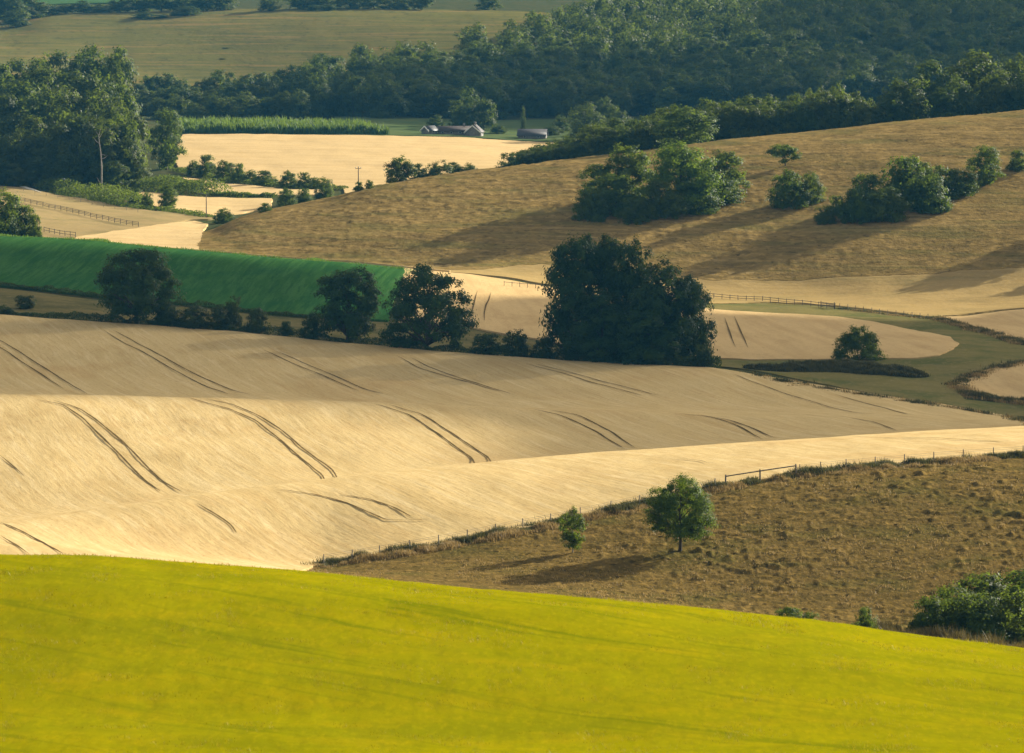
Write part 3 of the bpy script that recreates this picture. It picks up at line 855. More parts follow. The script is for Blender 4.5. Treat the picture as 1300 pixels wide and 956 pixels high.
def plant(proto, name, p, h, w, label, cat="tree", group=None, rz=None, depth=None, sink=0.35):
    """stand a copy of a prototype on point p, h metres tall and w metres wide"""
    rz = random.uniform(0, 6.28) if rz is None else rz
    sw = w / proto["W"]
    sc = (sw, sw if depth is None else depth / proto["W"], h / proto["H"])
    loc = (p[0], p[1], p[2] - sink)
    if "one" in proto:
        o = link(name, proto["one"])
        o.location, o.rotation_euler, o.scale = loc, (0, 0, rz), sc
        return tag(o, label, cat, group)
    e = tag(empty(name, loc, rz, sc), label, cat, group)
    link("trunk", proto["trunk"], e)
    link("crown", proto["crown"], e)
    return e


def at(u, vtop, y=None, vbase=None, sink=0.35):
    """ground point and height so that the top of a plant shows at photo row vtop"""
    if y is None:
        y = hit(u, vbase)
    p = ground(np.array([u]), np.array([y]))[0]
    a = pix2world(u, vtop, y)
    return p, max(0.5, float(a[2] - p[2]) + sink), y


def pw(px, y):
    return px * y / F


# ---- prototypes
PR = {}
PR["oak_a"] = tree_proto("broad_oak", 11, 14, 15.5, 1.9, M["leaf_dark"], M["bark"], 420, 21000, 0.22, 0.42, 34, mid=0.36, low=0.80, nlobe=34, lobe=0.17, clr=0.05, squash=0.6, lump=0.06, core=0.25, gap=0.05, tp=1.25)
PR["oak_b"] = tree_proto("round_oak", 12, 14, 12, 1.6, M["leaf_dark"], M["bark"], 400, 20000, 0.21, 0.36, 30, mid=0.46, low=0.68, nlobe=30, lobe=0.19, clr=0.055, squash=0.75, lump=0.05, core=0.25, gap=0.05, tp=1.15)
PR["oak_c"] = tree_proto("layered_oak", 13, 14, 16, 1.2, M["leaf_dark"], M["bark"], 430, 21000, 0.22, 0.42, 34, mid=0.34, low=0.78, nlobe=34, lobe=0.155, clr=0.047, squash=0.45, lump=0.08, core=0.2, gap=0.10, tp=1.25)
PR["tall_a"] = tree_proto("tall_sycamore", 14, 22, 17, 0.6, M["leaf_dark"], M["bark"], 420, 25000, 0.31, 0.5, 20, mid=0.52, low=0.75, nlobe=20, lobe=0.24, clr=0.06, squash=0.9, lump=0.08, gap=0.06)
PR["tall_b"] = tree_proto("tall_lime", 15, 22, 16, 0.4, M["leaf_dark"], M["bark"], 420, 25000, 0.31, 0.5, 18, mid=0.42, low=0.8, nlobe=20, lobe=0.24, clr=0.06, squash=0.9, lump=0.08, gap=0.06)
PR["haw"] = tree_proto("hawthorn", 16, 7.8, 7.8, 2.1, M["leaf_mid"], M["bark"], 560, 40000, 0.078, 0.22, 30, mid=0.34, low=0.85, nlobe=26, lobe=0.2, clr=0.045, squash=0.8, lump=0.05, skew=-0.04, core=0.35, gap=0.05, tp=1.2, lean=0.02)
PR["sapling"] = tree_proto("sapling", 17, 4.4, 3.2, 0.7, M["leaf_mid"], M["bark_pale"], 170, 9000, 0.07, 0.09, 18, mid=0.5, low=0.4, nlobe=18, lobe=0.22, clr=0.065, squash=1.0, lump=0.08, skew=-0.08, core=0.3)
for i in range(8):
    PR["wood%d" % i] = tree_proto("woodland_tree", 30 + i, 16, 13 + i % 3, 0.6, M["leaf_wood"], M["bark"], 190, 7600, 0.34, 0.3, 8, single=True,
                                  mid=[0.45, 0.6, 0.4, 0.52, 0.38, 0.55, 0.48, 0.35][i], low=[0.7, 0.6, 0.8, 0.65, 0.75, 0.55, 0.7, 0.8][i], nlobe=[11, 14, 9, 16, 12, 10, 13, 18][i], lobe=[0.27, 0.23, 0.3, 0.21, 0.25, 0.29, 0.25, 0.2][i], clr=0.07, squash=1.0, lump=0.13)
for i in range(3):
    PR["mid%d" % i] = tree_proto("valley_tree", 40 + i, 14, 12, 0.5, M["leaf_mid"], M["bark"], 230, 11000, 0.25, 0.28, 10, mid=[0.45, 0.55, 0.4][i], low=[0.7, 0.6, 0.75][i], nlobe=12 + i, lobe=0.24, clr=0.065, squash=0.9, lump=0.12, gap=0.05)
PR["bright"] = tree_proto("bright_ash", 45, 16, 17, 0.3, M["leaf_bright"], M["bark"], 330, 19000, 0.26, 0.35, 12, mid=0.45, low=0.75, nlobe=16, lobe=0.23, clr=0.06, squash=0.9, lump=0.1)
for i in range(4):
    PR["bush%d" % i] = tree_proto("bush", 50 + i, 5, 7, 0.05, M["leaf_bush"], M["bark"], 260, 10000, 0.13, 0.1, 6, single=True, tp=1.7, mid=0.22, low=0.95, nlobe=17 + i, lobe=0.24, clr=0.06, squash=0.8, lump=0.12)
for i in range(3):
    PR["dbush%d" % i] = tree_proto("hedge_bush", 60 + i, 4, 5, 0.03, M["leaf_hedge"], M["bark"], 160, 5600, 0.125, 0.1, 6, single=True, tp=1.6, mid=0.25, low=0.95, nlobe=14 + i, lobe=0.26, clr=0.07, squash=0.85, lump=0.14)
PR["dome"] = tree_proto("dome_bush", 74, 5, 8, 0.03, M["leaf_bush"], M["bark"], 420, 15000, 0.12, 0.1, 6, single=True, tp=1.3, mid=0.04, low=1.0, nlobe=36, lobe=0.14, clr=0.045, squash=0.9, lump=0.05, core=0.3)
PR["scrub"] = tree_proto("scrub_tree", 70, 5.5, 6.5, 1.5, M["leaf_mid"], M["bark"], 150, 7000, 0.13, 0.16, 18, mid=0.4, low=0.6, nlobe=10, lobe=0.22, clr=0.06, squash=0.6, lump=0.16, skew=0.08, gap=0.14)


# ---- hedgerow trees between the big wheat field and the green crop
def hrow(key, name, u, vt, wpx, label, dy=3.0, vb=None, **kw):
    yb = hit(u, np.interp(u, [q[0] for q in HEDGE], [q[1] for q in HEDGE])) + dy
    p, h, y = at(u, vt, yb)
    return plant(PR[key], name, p, h, pw(wpx, y), label, group="trees along the field hedge", **kw)


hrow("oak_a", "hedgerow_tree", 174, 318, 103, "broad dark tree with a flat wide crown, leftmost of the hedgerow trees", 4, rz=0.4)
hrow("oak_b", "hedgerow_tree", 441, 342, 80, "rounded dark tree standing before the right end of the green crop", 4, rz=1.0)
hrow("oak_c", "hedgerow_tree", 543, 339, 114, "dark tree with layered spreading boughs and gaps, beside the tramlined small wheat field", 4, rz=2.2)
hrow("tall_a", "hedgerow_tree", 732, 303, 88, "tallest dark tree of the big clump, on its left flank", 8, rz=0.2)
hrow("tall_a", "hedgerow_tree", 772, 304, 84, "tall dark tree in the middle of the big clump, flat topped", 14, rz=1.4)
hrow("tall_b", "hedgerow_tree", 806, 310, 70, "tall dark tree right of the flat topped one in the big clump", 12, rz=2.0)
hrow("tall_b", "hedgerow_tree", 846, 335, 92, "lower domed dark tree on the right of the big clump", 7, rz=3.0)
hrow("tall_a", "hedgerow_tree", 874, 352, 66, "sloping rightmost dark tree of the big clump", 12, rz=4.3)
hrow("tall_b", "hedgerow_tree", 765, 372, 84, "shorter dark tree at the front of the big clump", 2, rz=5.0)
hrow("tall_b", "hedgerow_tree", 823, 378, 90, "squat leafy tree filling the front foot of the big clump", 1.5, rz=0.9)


def hbush(u, vt, wpx, label, k=0, dy=2.5, group="bushes along the field hedge"):
    yb = hit(u, np.interp(u, [q[0] for q in HEDGE], [q[1] for q in HEDGE])) + dy
    p, h, y = at(u, vt, yb)
    plant(PR["dbush%d" % (k % 3)], "hedge_bush", p, h, pw(wpx, y), label, "bush", group)


hbush(32, 375, 28, "small round lone bush at the left end of the hedge strip", 0, 16)
hbush(8, 392, 22, "low flat bush at the far left end of the field hedge", 1)
hbush(212, 384, 40, "dark bush tucked under the right side of the broad leftmost tree", 1)
hbush(246, 388, 50, "wide dark bush between the broad tree and the twin bushes", 2)
hbush(278, 390, 34, "dark bush left of the taller brownish bush", 0)
hbush(296, 377, 26, "taller brownish bush standing up from the hedge before the green crop", 1, 5)
hbush(326, 391, 34, "squarish dark bush right of the taller brownish bush", 2)
hbush(363, 408, 20, "small round bush alone in the gap of the hedge", 0)
hbush(395, 398, 32, "dark pointed bush just left of the rounded hedgerow tree", 1)
hbush(618, 424, 46, "wide dark hedge bush between the layered tree and the big clump", 0)
hbush(655, 419, 44, "taller dark hedge bush left of the big clump", 1)
hbush(690, 428, 36, "dark bush against the left foot of the big clump", 2)
hbush(838, 432, 34, "slightly yellower bush at the front foot of the big clump", 0, 0.5)
hbush(893, 438, 30, "bush against the right foot of the big clump", 1)


def hedge(name, path, width, height, n, leafmat, leaf, label, seed, rough=0.35, kind=None, cat="hedge", group=None, up=0.55):
    """one continuous leafy hedge along world points"""
    rg = np.random.default_rng(seed)
    p = np.array(path, float)
    seg = np.linalg.norm(np.diff(p, axis=0), axis=1)
    s = np.concatenate([[0], np.cumsum(seg)])
    t = rg.uniform(0, s[-1], n)
    c = np.stack([np.interp(t, s, p[:, k]) for k in range(3)], 1)
    tang = np.stack([np.interp(t, (s[:-1] + s[1:]) / 2, np.diff(p[:, k]) / np.maximum(seg, 1e-6)) for k in range(2)], 1)
    tang /= np.linalg.norm(tang, axis=1)[:, None] + 1e-9
    hh = height * (1 + rough * 2 * fbm(t / (height * 1.6), t * 0 + seed, seed, 3))
    hh = np.clip(hh, height * 0.25, height * 1.9)
    an = rg.uniform(0, math.pi, n)
    rr = 0.55 + 0.5 * rg.uniform(0, 1, n) ** 0.6
    lat = np.cos(an) * rr * width / 2 * (1 + 0.5 * vnoise(t / 2.0, t * 0 + 5, seed + 3))
    c[:, 0] += -tang[:, 1] * lat
    c[:, 1] += tang[:, 0] * lat
    c[:, 2] += np.abs(np.sin(an)) ** 0.7 * rr * hh * 0.93
    nrm = np.stack([-tang[:, 1] * np.cos(an), tang[:, 0] * np.cos(an), np.sin(an) + 0.1], 1) * up + rg.normal(size=(n, 3)) * 0.6
    tint = np.clip(0.45 + 0.9 * vnoise(t / (height * 1.2), lat, seed + 6) + rg.normal(0, 0.15, n), 0, 1)
    v, q, tv = leaf_quads(c, nrm, leaf * rg.uniform(0.6, 1.3, n), tint, rg)
    o = link(name, mesh_np(name, v, q, mats=[leafmat], tint=tv))
    return tag(o, label, cat if kind is None else None, group, kind)


def upath(pts, dz=-0.35, step=6.0, dy=0.0):
    out = []
    for i in range(len(pts) - 1):
        a, b = pts[i], pts[i + 1]
        k = max(1, int(abs(b[0] - a[0]) / step))
        for j in range(k + (1 if i == len(pts) - 2 else 0)):
            t = j / k
            u, v = a[0] + (b[0] - a[0]) * t, a[1] + (b[1] - a[1]) * t
            y = hit(u, v) + dy
            g = ground(np.array([u]), np.array([y]))[0]
            out.append((g[0], g[1], g[2] + dz))
    return out


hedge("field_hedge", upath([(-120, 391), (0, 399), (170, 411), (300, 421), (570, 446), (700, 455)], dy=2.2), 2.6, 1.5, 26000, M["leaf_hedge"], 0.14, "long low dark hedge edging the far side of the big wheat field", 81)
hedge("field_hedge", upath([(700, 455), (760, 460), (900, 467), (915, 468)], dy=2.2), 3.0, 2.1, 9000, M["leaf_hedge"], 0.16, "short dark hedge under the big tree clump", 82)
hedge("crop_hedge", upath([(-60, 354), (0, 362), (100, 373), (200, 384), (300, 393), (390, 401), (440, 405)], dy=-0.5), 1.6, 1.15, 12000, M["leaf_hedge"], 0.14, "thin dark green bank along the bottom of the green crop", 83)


def blades(name, pts3, height, spread, mat, label, seed, per=3, width=0.05, kind="stuff", tlo=0.0, thi=1.0):
    """upright grass: pts3 (n,3) tuft feet"""
    rg = np.random.default_rng(seed)
    f = np.repeat(np.asarray(pts3), per, 0)
    n = len(f)
    f = f + np.stack([rg.normal(0, spread, n), rg.normal(0, spread, n), np.zeros(n)], 1)
    h = height * rg.uniform(0.45, 1.2, n) * np.clip(0.85 + 1.3 * vnoise(f[:, 0] / 1.6, f[:, 1] / 1.6, seed), 0.35, 1.5)
    an = rg.uniform(0, 6.28, n)
    dx, dy = np.cos(an) * width, np.sin(an) * width
    le = rg.normal(0, 0.22, (n, 2)) * h[:, None]
    le[:, 0] -= 0.12 * h
    a = f + np.stack([-dx, -dy, np.zeros(n)], 1)
    b = f + np.stack([dx, dy, np.zeros(n)], 1)
    c = f + np.stack([dx * 0.8 + le[:, 0] * 0.5, dy * 0.8 + le[:, 1] * 0.5, h * 0.6], 1)
    d = f + np.stack([le[:, 0], le[:, 1], h], 1)
    e = f + np.stack([-dx * 0.8 + le[:, 0] * 0.5, -dy * 0.8 + le[:, 1] * 0.5, h * 0.6], 1)
    v = np.stack([a, b, c, d, e], 1).reshape(-1, 3)
    k = np.arange(n) * 5
    q = np.stack([k, k + 1, k + 2, k + 4], 1)
    t3 = np.stack([k + 4, k + 2, k + 3], 1)
    tint = np.clip(rg.uniform(tlo, thi, n), 0, 1)
    o = link(name, mesh_np(name, v, q, t3, [mat], tint=np.repeat(tint, 5)))
    return tag(o, label, None, None, kind)


def along(path, n, width, rg, gate=0.85):
    p = np.array(path, float)
    seg = np.linalg.norm(np.diff(p, axis=0), axis=1)
    s = np.concatenate([[0], np.cumsum(seg)])
    t = rg.uniform(0, s[-1], int(n * 1.6))
    t = t[vnoise(t / 3.0, t * 0 + n, 91) + 0.5 > rg.uniform(0, gate, len(t))][:n]      # uneven clumps
    n = len(t)
    c = np.stack([np.interp(t, s, p[:, k]) for k in range(3)], 1)
    c[:, 0] += rg.normal(0, width * 0.4, n)
    c[:, 1] += rg.normal(0, width * 0.5, n)
    return c


fr = np.random.default_rng(99)
fpath = upath(FENCE, -0.4)
blades("rough_grass", along(fpath, 24000, 1.4, fr, 0.2), 0.78, 0.15, M["green_blade"], "rank dark green grass along the pasture fence", 101, 3, 0.035)
fp2 = [(x, y - 1.6, z) for x, y, z in fpath]
blades("dry_grass", along(fp2, 15000, 1.6, fr, 0.4), 0.65, 0.15, M["dry_blade"], "bleached tall grass along the pasture fence", 102, 3, 0.03)
# tufts over the pasture
ta = fr.uniform(330, 1340, 9000)
tb = 384 + 100 * fr.uniform(0, 1, 9000) ** 1.1
fy = np.interp(ta, [q[0] for q in FENCE], [hit(*q) for q in FENCE])
ok = (tb < fy - 1.5) & (vnoise(ta / 40, tb / 6, 61) > -0.05)
tp = ground(ta[ok], tb[ok])
tp[:, 2] += humps(tp[:, 0], tp[:, 1]) - 0.27
blades("dry_tufts_grass", tp, 0.22, 0.22, M["dry_blade"], "bleached tufts of dry grass over the pasture", 103, 5, 0.035)

ep = upath([(-40, 299), (0, 300), (125, 306), (250, 317), (400, 330), (508, 341)], -0.1, 5.0, -2.0)
blades("crop_edge_grass", along(ep, 5000, 1.6, fr), 0.55, 0.25, M["edge_blade"], "bright uneven grass along the crest of the green crop", 104, 3, 0.07)
# rough weedy banks round the right hand fields
for k, (pth, hgt, n, wd) in enumerate([
    ([(950, 474), (1000, 484), (1100, 501), (1200, 517), (1300, 533), (1400, 548)], 0.9, 11000, 2.5),
    ([(1186, 403), (1240, 418), (1270, 426), (1300, 436), (1400, 440)], 1.1, 5000, 2.0),
    ([(1300, 458), (1246, 472), (1212, 487), (1232, 500), (1300, 509), (1400, 512)], 1.0, 6500, 2.0),
    ([(1063, 391), (1120, 397), (1188, 404)], 0.8, 2500, 1.6),
]):
    pp = upath(pth, -0.4)
    blades("weedy_grass", along(pp, n, wd, fr), hgt * 0.75, 0.25, M["green_blade"], "dark weedy grass bank edging the curving grass track", 110 + k, 3, 0.06)
    blades("weedy_dry_grass", along([(x, y - 1.0, z) for x, y, z in pp], int(n * 0.9), wd * 1.3, fr), hgt * 0.65, 0.25, M["dry_blade"], "pale seeding grass on the track bank", 120 + k, 3, 0.05)
# long grass mound under the lone round bush
mu = fr.uniform(948, 1176, 9000)
mv = fr.uniform(0, 1, 9000)
mm = np.clip(1 - ((mu - 1062) / 114.0) ** 2, 0, 1) ** 0.5
yc = 782.0
mpt = ground(mu, np.interp(mu, [948, 1062, 1176], [776, 779, 768]) + (mv - 0.5) * 16 * mm)
mpt[:, 2] += 0.9 * np.sin(mv * math.pi) * mm - 0.5
blades("long_grass", mpt, 0.85, 0.3, M["green_blade"], "mound of dark long grass round the lone round bush", 130, 4, 0.09, tlo=0.0, thi=0.45)
# barley ears along the crest of the near field
bu = fr.uniform(-40, 1340, 52000)
by = np.interp(bu, [0, 430, 870, 1300], [205, 204, 200, 195]) + 8 - 66 * fr.uniform(0, 1, 52000)
bp = ground(bu, by)
bp[:, 2] += 0.30 * vnoise(bp[:, 0] / 11, bp[:, 1] / 7, 42) - 0.13
blades("barley_ears", bp, 0.17, 0.1, M["yblade"], "ripening barley ears over the near field", 131, 2, 0.02)

# ---- pasture trees
p, h, y = at(863, 605, None, 697, 0.3)
plant(PR["haw"], "hawthorn_tree", p, h, pw(93, y), "larger round crowned tree alone in the dry pasture with a long shadow", rz=0.1, sink=0.3)
p, h, y = at(727, 645, None, 698, 0.3)
plant(PR["sapling"], "young_tree", p, h, pw(38, y), "small young tree with pale trunk in the pasture near the fence", rz=0.3, sink=0.3)

# ---- bushes at the near corner of the pasture
for (u, vt, w, yy, lab, k) in [
    (1208, 744, 100, 395, "rounded dark bush at the left shoulder of the near thicket", 0),
    (1246, 731, 120, 401, "broad tall bush in the middle of the near thicket", 1),
    (1300, 727, 130, 403, "tallest bush of the near thicket at the right edge", 2),
    (1352, 733, 120, 401, "bush of the near thicket cut by the right edge", 3),
    (1180, 760, 60, 391, "low dark bush at the left tip of the near thicket", 1),
    (1232, 755, 110, 391, "dense dark bush at the front of the near thicket", 0),
    (1290, 752, 120, 392, "second dense bush at the front right of the near thicket", 3),
]:
    p, h, y = at(u, vt, yy)
    plant(PR["bush%d" % k], "thicket_bush", p, h, pw(w, y), lab, "bush", "bushes of the near thicket")
for (u, vt, w, yy, lab, k) in [(1003, 771, 52, 394, "low green bush peeping over the barley crest", 2), (1030, 777, 26, 393, "small low bush beside the one peeping over the crest", 0), (1098, 772, 40, 388, "small ragged green bush left of the near thicket", 3)]:
    p, h, y = at(u, vt, yy)
    plant(PR["bush%d" % k], "low_bush", p, h, pw(w, y), lab, "bush", "low bushes behind the barley crest")
du = np.concatenate([fr.uniform(1085, 1380, 3600), fr.uniform(1085, 1180, 900)])
dyy = np.interp(du, [1063, 1300], [386, 376]) + fr.uniform(-4, 8, len(du))
blades("dock_weeds", ground(du, dyy) - np.array([0, 0, 0.45]), 1.5, 0.35, M["dock"], "tall brown weeds between the near thicket and the barley", 132, 7, 0.045)

# ---- lone round bush in the valley floor
p, h, y = at(1089, 415, None, 457)
plant(PR["dome"], "round_bush", p, h, pw(66, y), "dense dome shaped bush alone on a grass mound in the valley floor", "bush", rz=1.2)

# ---- trees and scrub on the brown down
D = [
    ("bright", "down_tree", 862, 183, 90, 266, "bright leafy tree with sunlit top in the middle of the down clump", "tree"),
    ("mid0", "down_tree", 800, 185, 62, 255, "tree with yellowing side, left of the bright tree on the down", "tree"),
    ("mid1", "down_tree", 768, 208, 60, 258, "dark bushy tree at the left flank of the down clump", "tree"),
    ("mid2", "down_tree", 916, 192, 62, 246, "dark tree at the right flank of the down clump", "tree"),
    ("bush0", "down_bush", 748, 238, 44, 278, "rounded bush at the lower left of the down clump", "bush"),
    ("bush1", "down_bush", 806, 252, 40, 282, "small dark bush low at the front of the down clump", "bush"),
    ("bush2", "down_bush", 905, 222, 70, 256, "spreading bush under the right tree of the down clump", "bush"),
    ("bush3", "down_bush", 838, 230, 60, 276, "bush at the shaded front foot of the bright tree", "bush"),
    ("scrub", "lone_scrub_tree", 997, 184, 38, 212, "small lone scrub tree with visible trunk high on the down", "tree"),
    ("bush2", "down_bush", 1002, 216, 50, 262, "large rounded bush below the lone scrub tree", "bush"),
    ("bush0", "down_bush", 1030, 219, 36, 256, "lighter bush joined to the right of the large rounded bush", "bush"),
    ("bush1", "down_bush", 1100, 222, 66, 272, "broad dark bush at the left of the long scrub patch", "bush"),
    ("bush3", "down_bush", 1148, 200, 76, 262, "highest broad bush of the long scrub patch", "bush"),
    ("bush0", "down_bush", 1175, 222, 60, 268, "bush below the highest bush of the long scrub patch", "bush"),
    ("bush2", "down_bush", 1122, 238, 60, 278, "lowest dark bush at the front of the long scrub patch", "bush"),
    ("bush1", "down_bush", 1206, 214, 50, 250, "bush linking the scrub patch to the bright upright tree", "bush"),
    ("bush3", "down_bush", 1062, 249, 26, 272, "small dark bush at the left tip of the scrub patch", "bush"),
    ("bush0", "down_bush", 1046, 262, 28, 282, "low dull bush below the left tip of the scrub patch", "bush"),
    ("bush2", "down_bush", 1190, 248, 34, 268, "small brownish bush at the lower right of the scrub patch", "bush"),
    ("mid1", "down_tree", 1250, 186, 42, 236, "bright upright tree at the right end of the scrub patch", "tree"),
    ("bush1", "down_bush", 1292, 191, 30, 216, "dark round bush near the right edge high on the down", "bush"),
    ("bush1", "down_bush", 782, 222, 70, 272, "dark bush filling the left front of the down clump", "bush"),
    ("bush0", "down_bush", 876, 226, 70, 270, "bush filling the right front of the down clump", "bush"),
    ("bush2", "down_bush", 1172, 205, 70, 256, "rounded bush right of the highest one in the scrub patch", "bush"),
    ("bush0", "down_bush", 1226, 217, 40, 246, "low bush beside the bright upright tree", "bush"),
    ("bush3", "down_bush", 1085, 240, 50, 280, "dark bush at the front left of the scrub patch", "bush"),
]
for key, nm, u, vt, w, vb, lab, cat in D:
    p, h, y = at(u, vt, None, vb)
    plant(PR[key], nm, p, h, pw(w * 1.12, y), lab, cat, "trees and scrub on the brown down")
p, h, y = at(866, 136, 1172)
plant(PR["mid0"], "down_tree", p, h, pw(88, y), "large spreading tree on the crest of the down behind the bright tree", "tree", "trees and scrub on the brown down")
for (u, yy, h, w) in [(1352, 1010, 9, 10), (1395, 1030, 12, 11), (1375, 985, 7, 9)]:
    p = G(u, y=yy)
    plant(PR["mid%d" % (int(h) % 3)], "down_tree", p, h, w, "tree on the down just outside the right edge", "tree", "trees on the down to the right")

# ---- bushes on the lower crest of the down
for (u, vt, w, vb, k, lab) in [
    (284, 264.5, 30, 282, 0, "lowest bush on the tail of the down beside the wheat strip"),
    (337, 258, 20, 268, 1, "small bush on the tail of the down left of the twin bushes"),
    (364, 239, 28, 262, 2, "left of the twin bushes on the crest of the down"),
    (386, 240, 26, 258, 3, "right of the twin bushes on the crest of the down"),
    (413, 226, 28, 251.5, 0, "upright bush on the crest of the down right of the twin bushes"),
    (456, 231, 16, 244, 1, "tiny dark bush beside the far utility pole"),
    (469, 228.5, 13, 241, 2, "tiny pale bush right of the tiny dark bush"),
]:
    p, h, y = at(u, vt, None, vb - 1.0)
    plant(PR["bush%d" % k], "crest_bush", p, h, pw(w, y), lab, "bush", "bushes on the lower crest of the down")

# ---- belt of trees right behind the crest of the down
BELT_T = [(488, 203), (510, 200), (540, 203), (575, 203), (600, 208), (640, 205), (660, 186), (690, 176), (720, 170), (760, 158), (800, 149), (850, 140), (900, 130), (940, 124), (980, 121), (1020, 117), (1060, 108), (1090, 122), (1115, 138)]
bx = [q[0] for q in BELT_T]
bt = [q[1] for q in BELT_T]
gl = "trees in the dense belt along the crest of the down"
for k, u in enumerate([(508), (532), (556), (578), (597)]):
    p, h, y = at(u, float(np.interp(u, bx, bt)) + [0, 6, 1, 3, 0][k], 1190 + [2, 6, 4, 8, 6][k] + (u - 500) * 0.12)
    plant(PR["wood%d" % (k % 6)], "crest_tree", p, h, pw([46, 30, 36, 34, 24][k], y),
          ["rounded tree at the left end of the small copse below the wheat field", "short tree second in the small copse below the wheat field", "middle tree of the small copse below the wheat field",
           "full tree right of the middle of the small copse", "last low tree of the small copse"][k], "tree", "trees of the small copse")
for row in range(3):
    u = 640.0 + row * 9
    while u < 1122:
        yy = 1207 + row * 13 + (u - 640) * 0.045 + random.uniform(-3, 3)
        vt = float(np.interp(u, bx, bt)) + (8 - row * 4) + random.uniform(-3, 6)
        p, h, y = at(u, vt, yy)
        plant(PR["wood%d" % random.randrange(8)], "belt_tree", p, h, pw(random.uniform(40, 54), y), "leafy tree in the dense dark belt along the crest of the brown down", "tree", gl)
        u += random.uniform(19, 27)
for k, (u, vt, w, yy) in enumerate([(1150, 100, 66, 1240), (1180, 80, 74, 1262), (1215, 96, 60, 1240), (1235, 68, 84, 1275), (1262, 92, 70, 1245), (1290, 72, 80, 1268), (1330, 78, 80, 1255), (1135, 118, 44, 1232), (1365, 60, 80, 1270), (1200, 112, 50, 1232), (1295, 108, 60, 1242)]):
    p, h, y = at(u, vt, yy)
    plant(PR["wood%d" % (k % 6)], "tall_belt_tree", p, h, pw(w, y), "tall dark tree in the big group at the right end of the crest", "tree", "tall trees at the right end of the crest")

# ---- mid valley hedge and trees
for k, (u, vt, w, vb, lab) in enumerate([
    (246, 204, 22, 221, "first low bush of the mid valley hedge beside the dark tree"),
    (262, 197, 32, 223, "tallest bush of the mid valley hedge"),
    (286, 204, 34, 227, "broad bush right of the tallest bush of the mid valley hedge"),
    (304, 208, 24, 230, "yellowish bush in the middle of the mid valley hedge"),
    (318, 216, 22, 231, "low bush before the gap in the mid valley hedge"),
    (336, 217, 34, 234, "rounded bush at the gap of the mid valley hedge"),
    (366, 217, 24, 236, "dome bush right of the gap in the mid valley hedge"),
    (386, 219, 24, 237, "bush second from the right end of the mid valley hedge"),
    (402, 225, 18, 238, "last small bush at the right end of the mid valley hedge")]):
    p, h, y = at(u, vt, None, vb)
    plant(PR["bush%d" % (k % 4)], "valley_bush", p, h, pw(w, y), lab, "bush", "bushes of the mid valley hedge")
hedge("valley_hedge", upath([(226, 216), (262, 224), (300, 231), (340, 235), (400, 238.5), (440, 240)], -0.4), 5, 1.6, 7000, M["leaf_bush"], 0.25, "low continuous hedge line joining the mid valley bushes", 84)
hedge("scrub_hedge", upath([(165, 236), (190, 239), (225, 243), (250, 245.5), (272, 247)], -0.4), 14, 4.6, 9000, M["leaf_bush"], 0.3, "wedge of dense scrub between the two wheat strips", 85, 0.25)
hedge("scrub_hedge", upath([(272, 246.5), (310, 249), (350, 250)], -0.4), 4, 1.5, 3000, M["leaf_bush"], 0.25, "thin dark hedge between the two wheat strips", 86)
hedge("paddock_hedge", upath([(120, 254), (170, 263), (205, 267), (240, 272), (268, 276)], -0.4), 4, 1.5, 5000, M["leaf_bush"], 0.22, "low dark bank along the top of the paddock", 87)
hedge("bank_scrub", upath([(66, 241), (90, 246), (120, 251), (150, 256), (168, 261)], -0.4), 12, 4.0, 9000, M["leaf_bush"], 0.28, "green scrub bank at the foot of the left wood", 88, 0.3)
p, h, y = at(212, 140, None, 214)
plant(PR["mid1"], "valley_tree", p, h, pw(46, y), "dark upright tree with light gaps left of the valley wheat field", "tree")
p, h, y = at(213, 235, None, 265)
plant(PR["mid2"], "valley_tree", p, h, pw(28, y), "small round tree on the edge of the lower wheat strip", "tree")
for (u, vt, w, vb, k, lab) in [(188, 244, 18, 262, 0, "small bush left of the small round tree"), (173, 240, 24, 258, 1, "bush at the right corner of the left wood")]:
    p, h, y = at(u, vt, None, vb)
    plant(PR["bush%d" % k], "valley_bush", p, h, pw(w, y), lab, "bush")
# big bush at the left edge, behind the green crest
for (u, vt, w, yy, k, lab) in [(8, 243, 76, 1016, 0, "large dull green bush behind the green crest at the left edge"), (44, 273, 28, 1014, 1, "small bush at the right of the large left edge bush"), (-30, 238, 80, 1018, 2, "bush cut by the left edge behind the green crest"), (32, 262, 40, 1018, 3, "middling bush leaning on the large left edge bush"),
                              (13, 234, 9, 1345, 1, "tiny dark bush beside the chalk path")]:
    p, h, y = at(u, vt, yy)
    plant(PR["bush%d" % k], "edge_bush", p, h, pw(w, y), lab, "bush", "bushes at the left edge")

# ---- left wood
LW = [
    # front row
    (-20, 160, 60, 1345), (12, 172, 46, 1350), (40, 150, 58, 1352), (70, 158, 52, 1346), (98, 140, 60, 1352), (135, 152, 56, 1345), (158, 150, 44, 1352), (166, 178, 34, 1344), (120, 176, 40, 1340), (56, 190, 40, 1340), (88, 196, 34, 1336), (18, 208, 34, 1334), (146, 205, 30, 1334), (-10, 200, 40, 1332),
    # second row
    (5, 120, 70, 1395), (45, 106, 70, 1400), (85, 112, 62, 1392), (118, 118, 60, 1396), (150, 126, 56, 1390), (168, 140, 40, 1380), (-35, 125, 70, 1400),
    # third row
    (20, 92, 64, 1460), (60, 88, 60, 1465), (100, 92, 62, 1458), (135, 96, 56, 1462), (-20, 84, 70, 1465), (158, 110, 40, 1440),
    # back row
    (22, 78, 56, 1560), (52, 74, 50, 1570), (78, 68, 50, 1565), (105, 70, 46, 1575), (128, 60, 56, 1570), (148, 64, 44, 1560), (-10, 80, 50, 1570), (145, 92, 44, 1510),
]
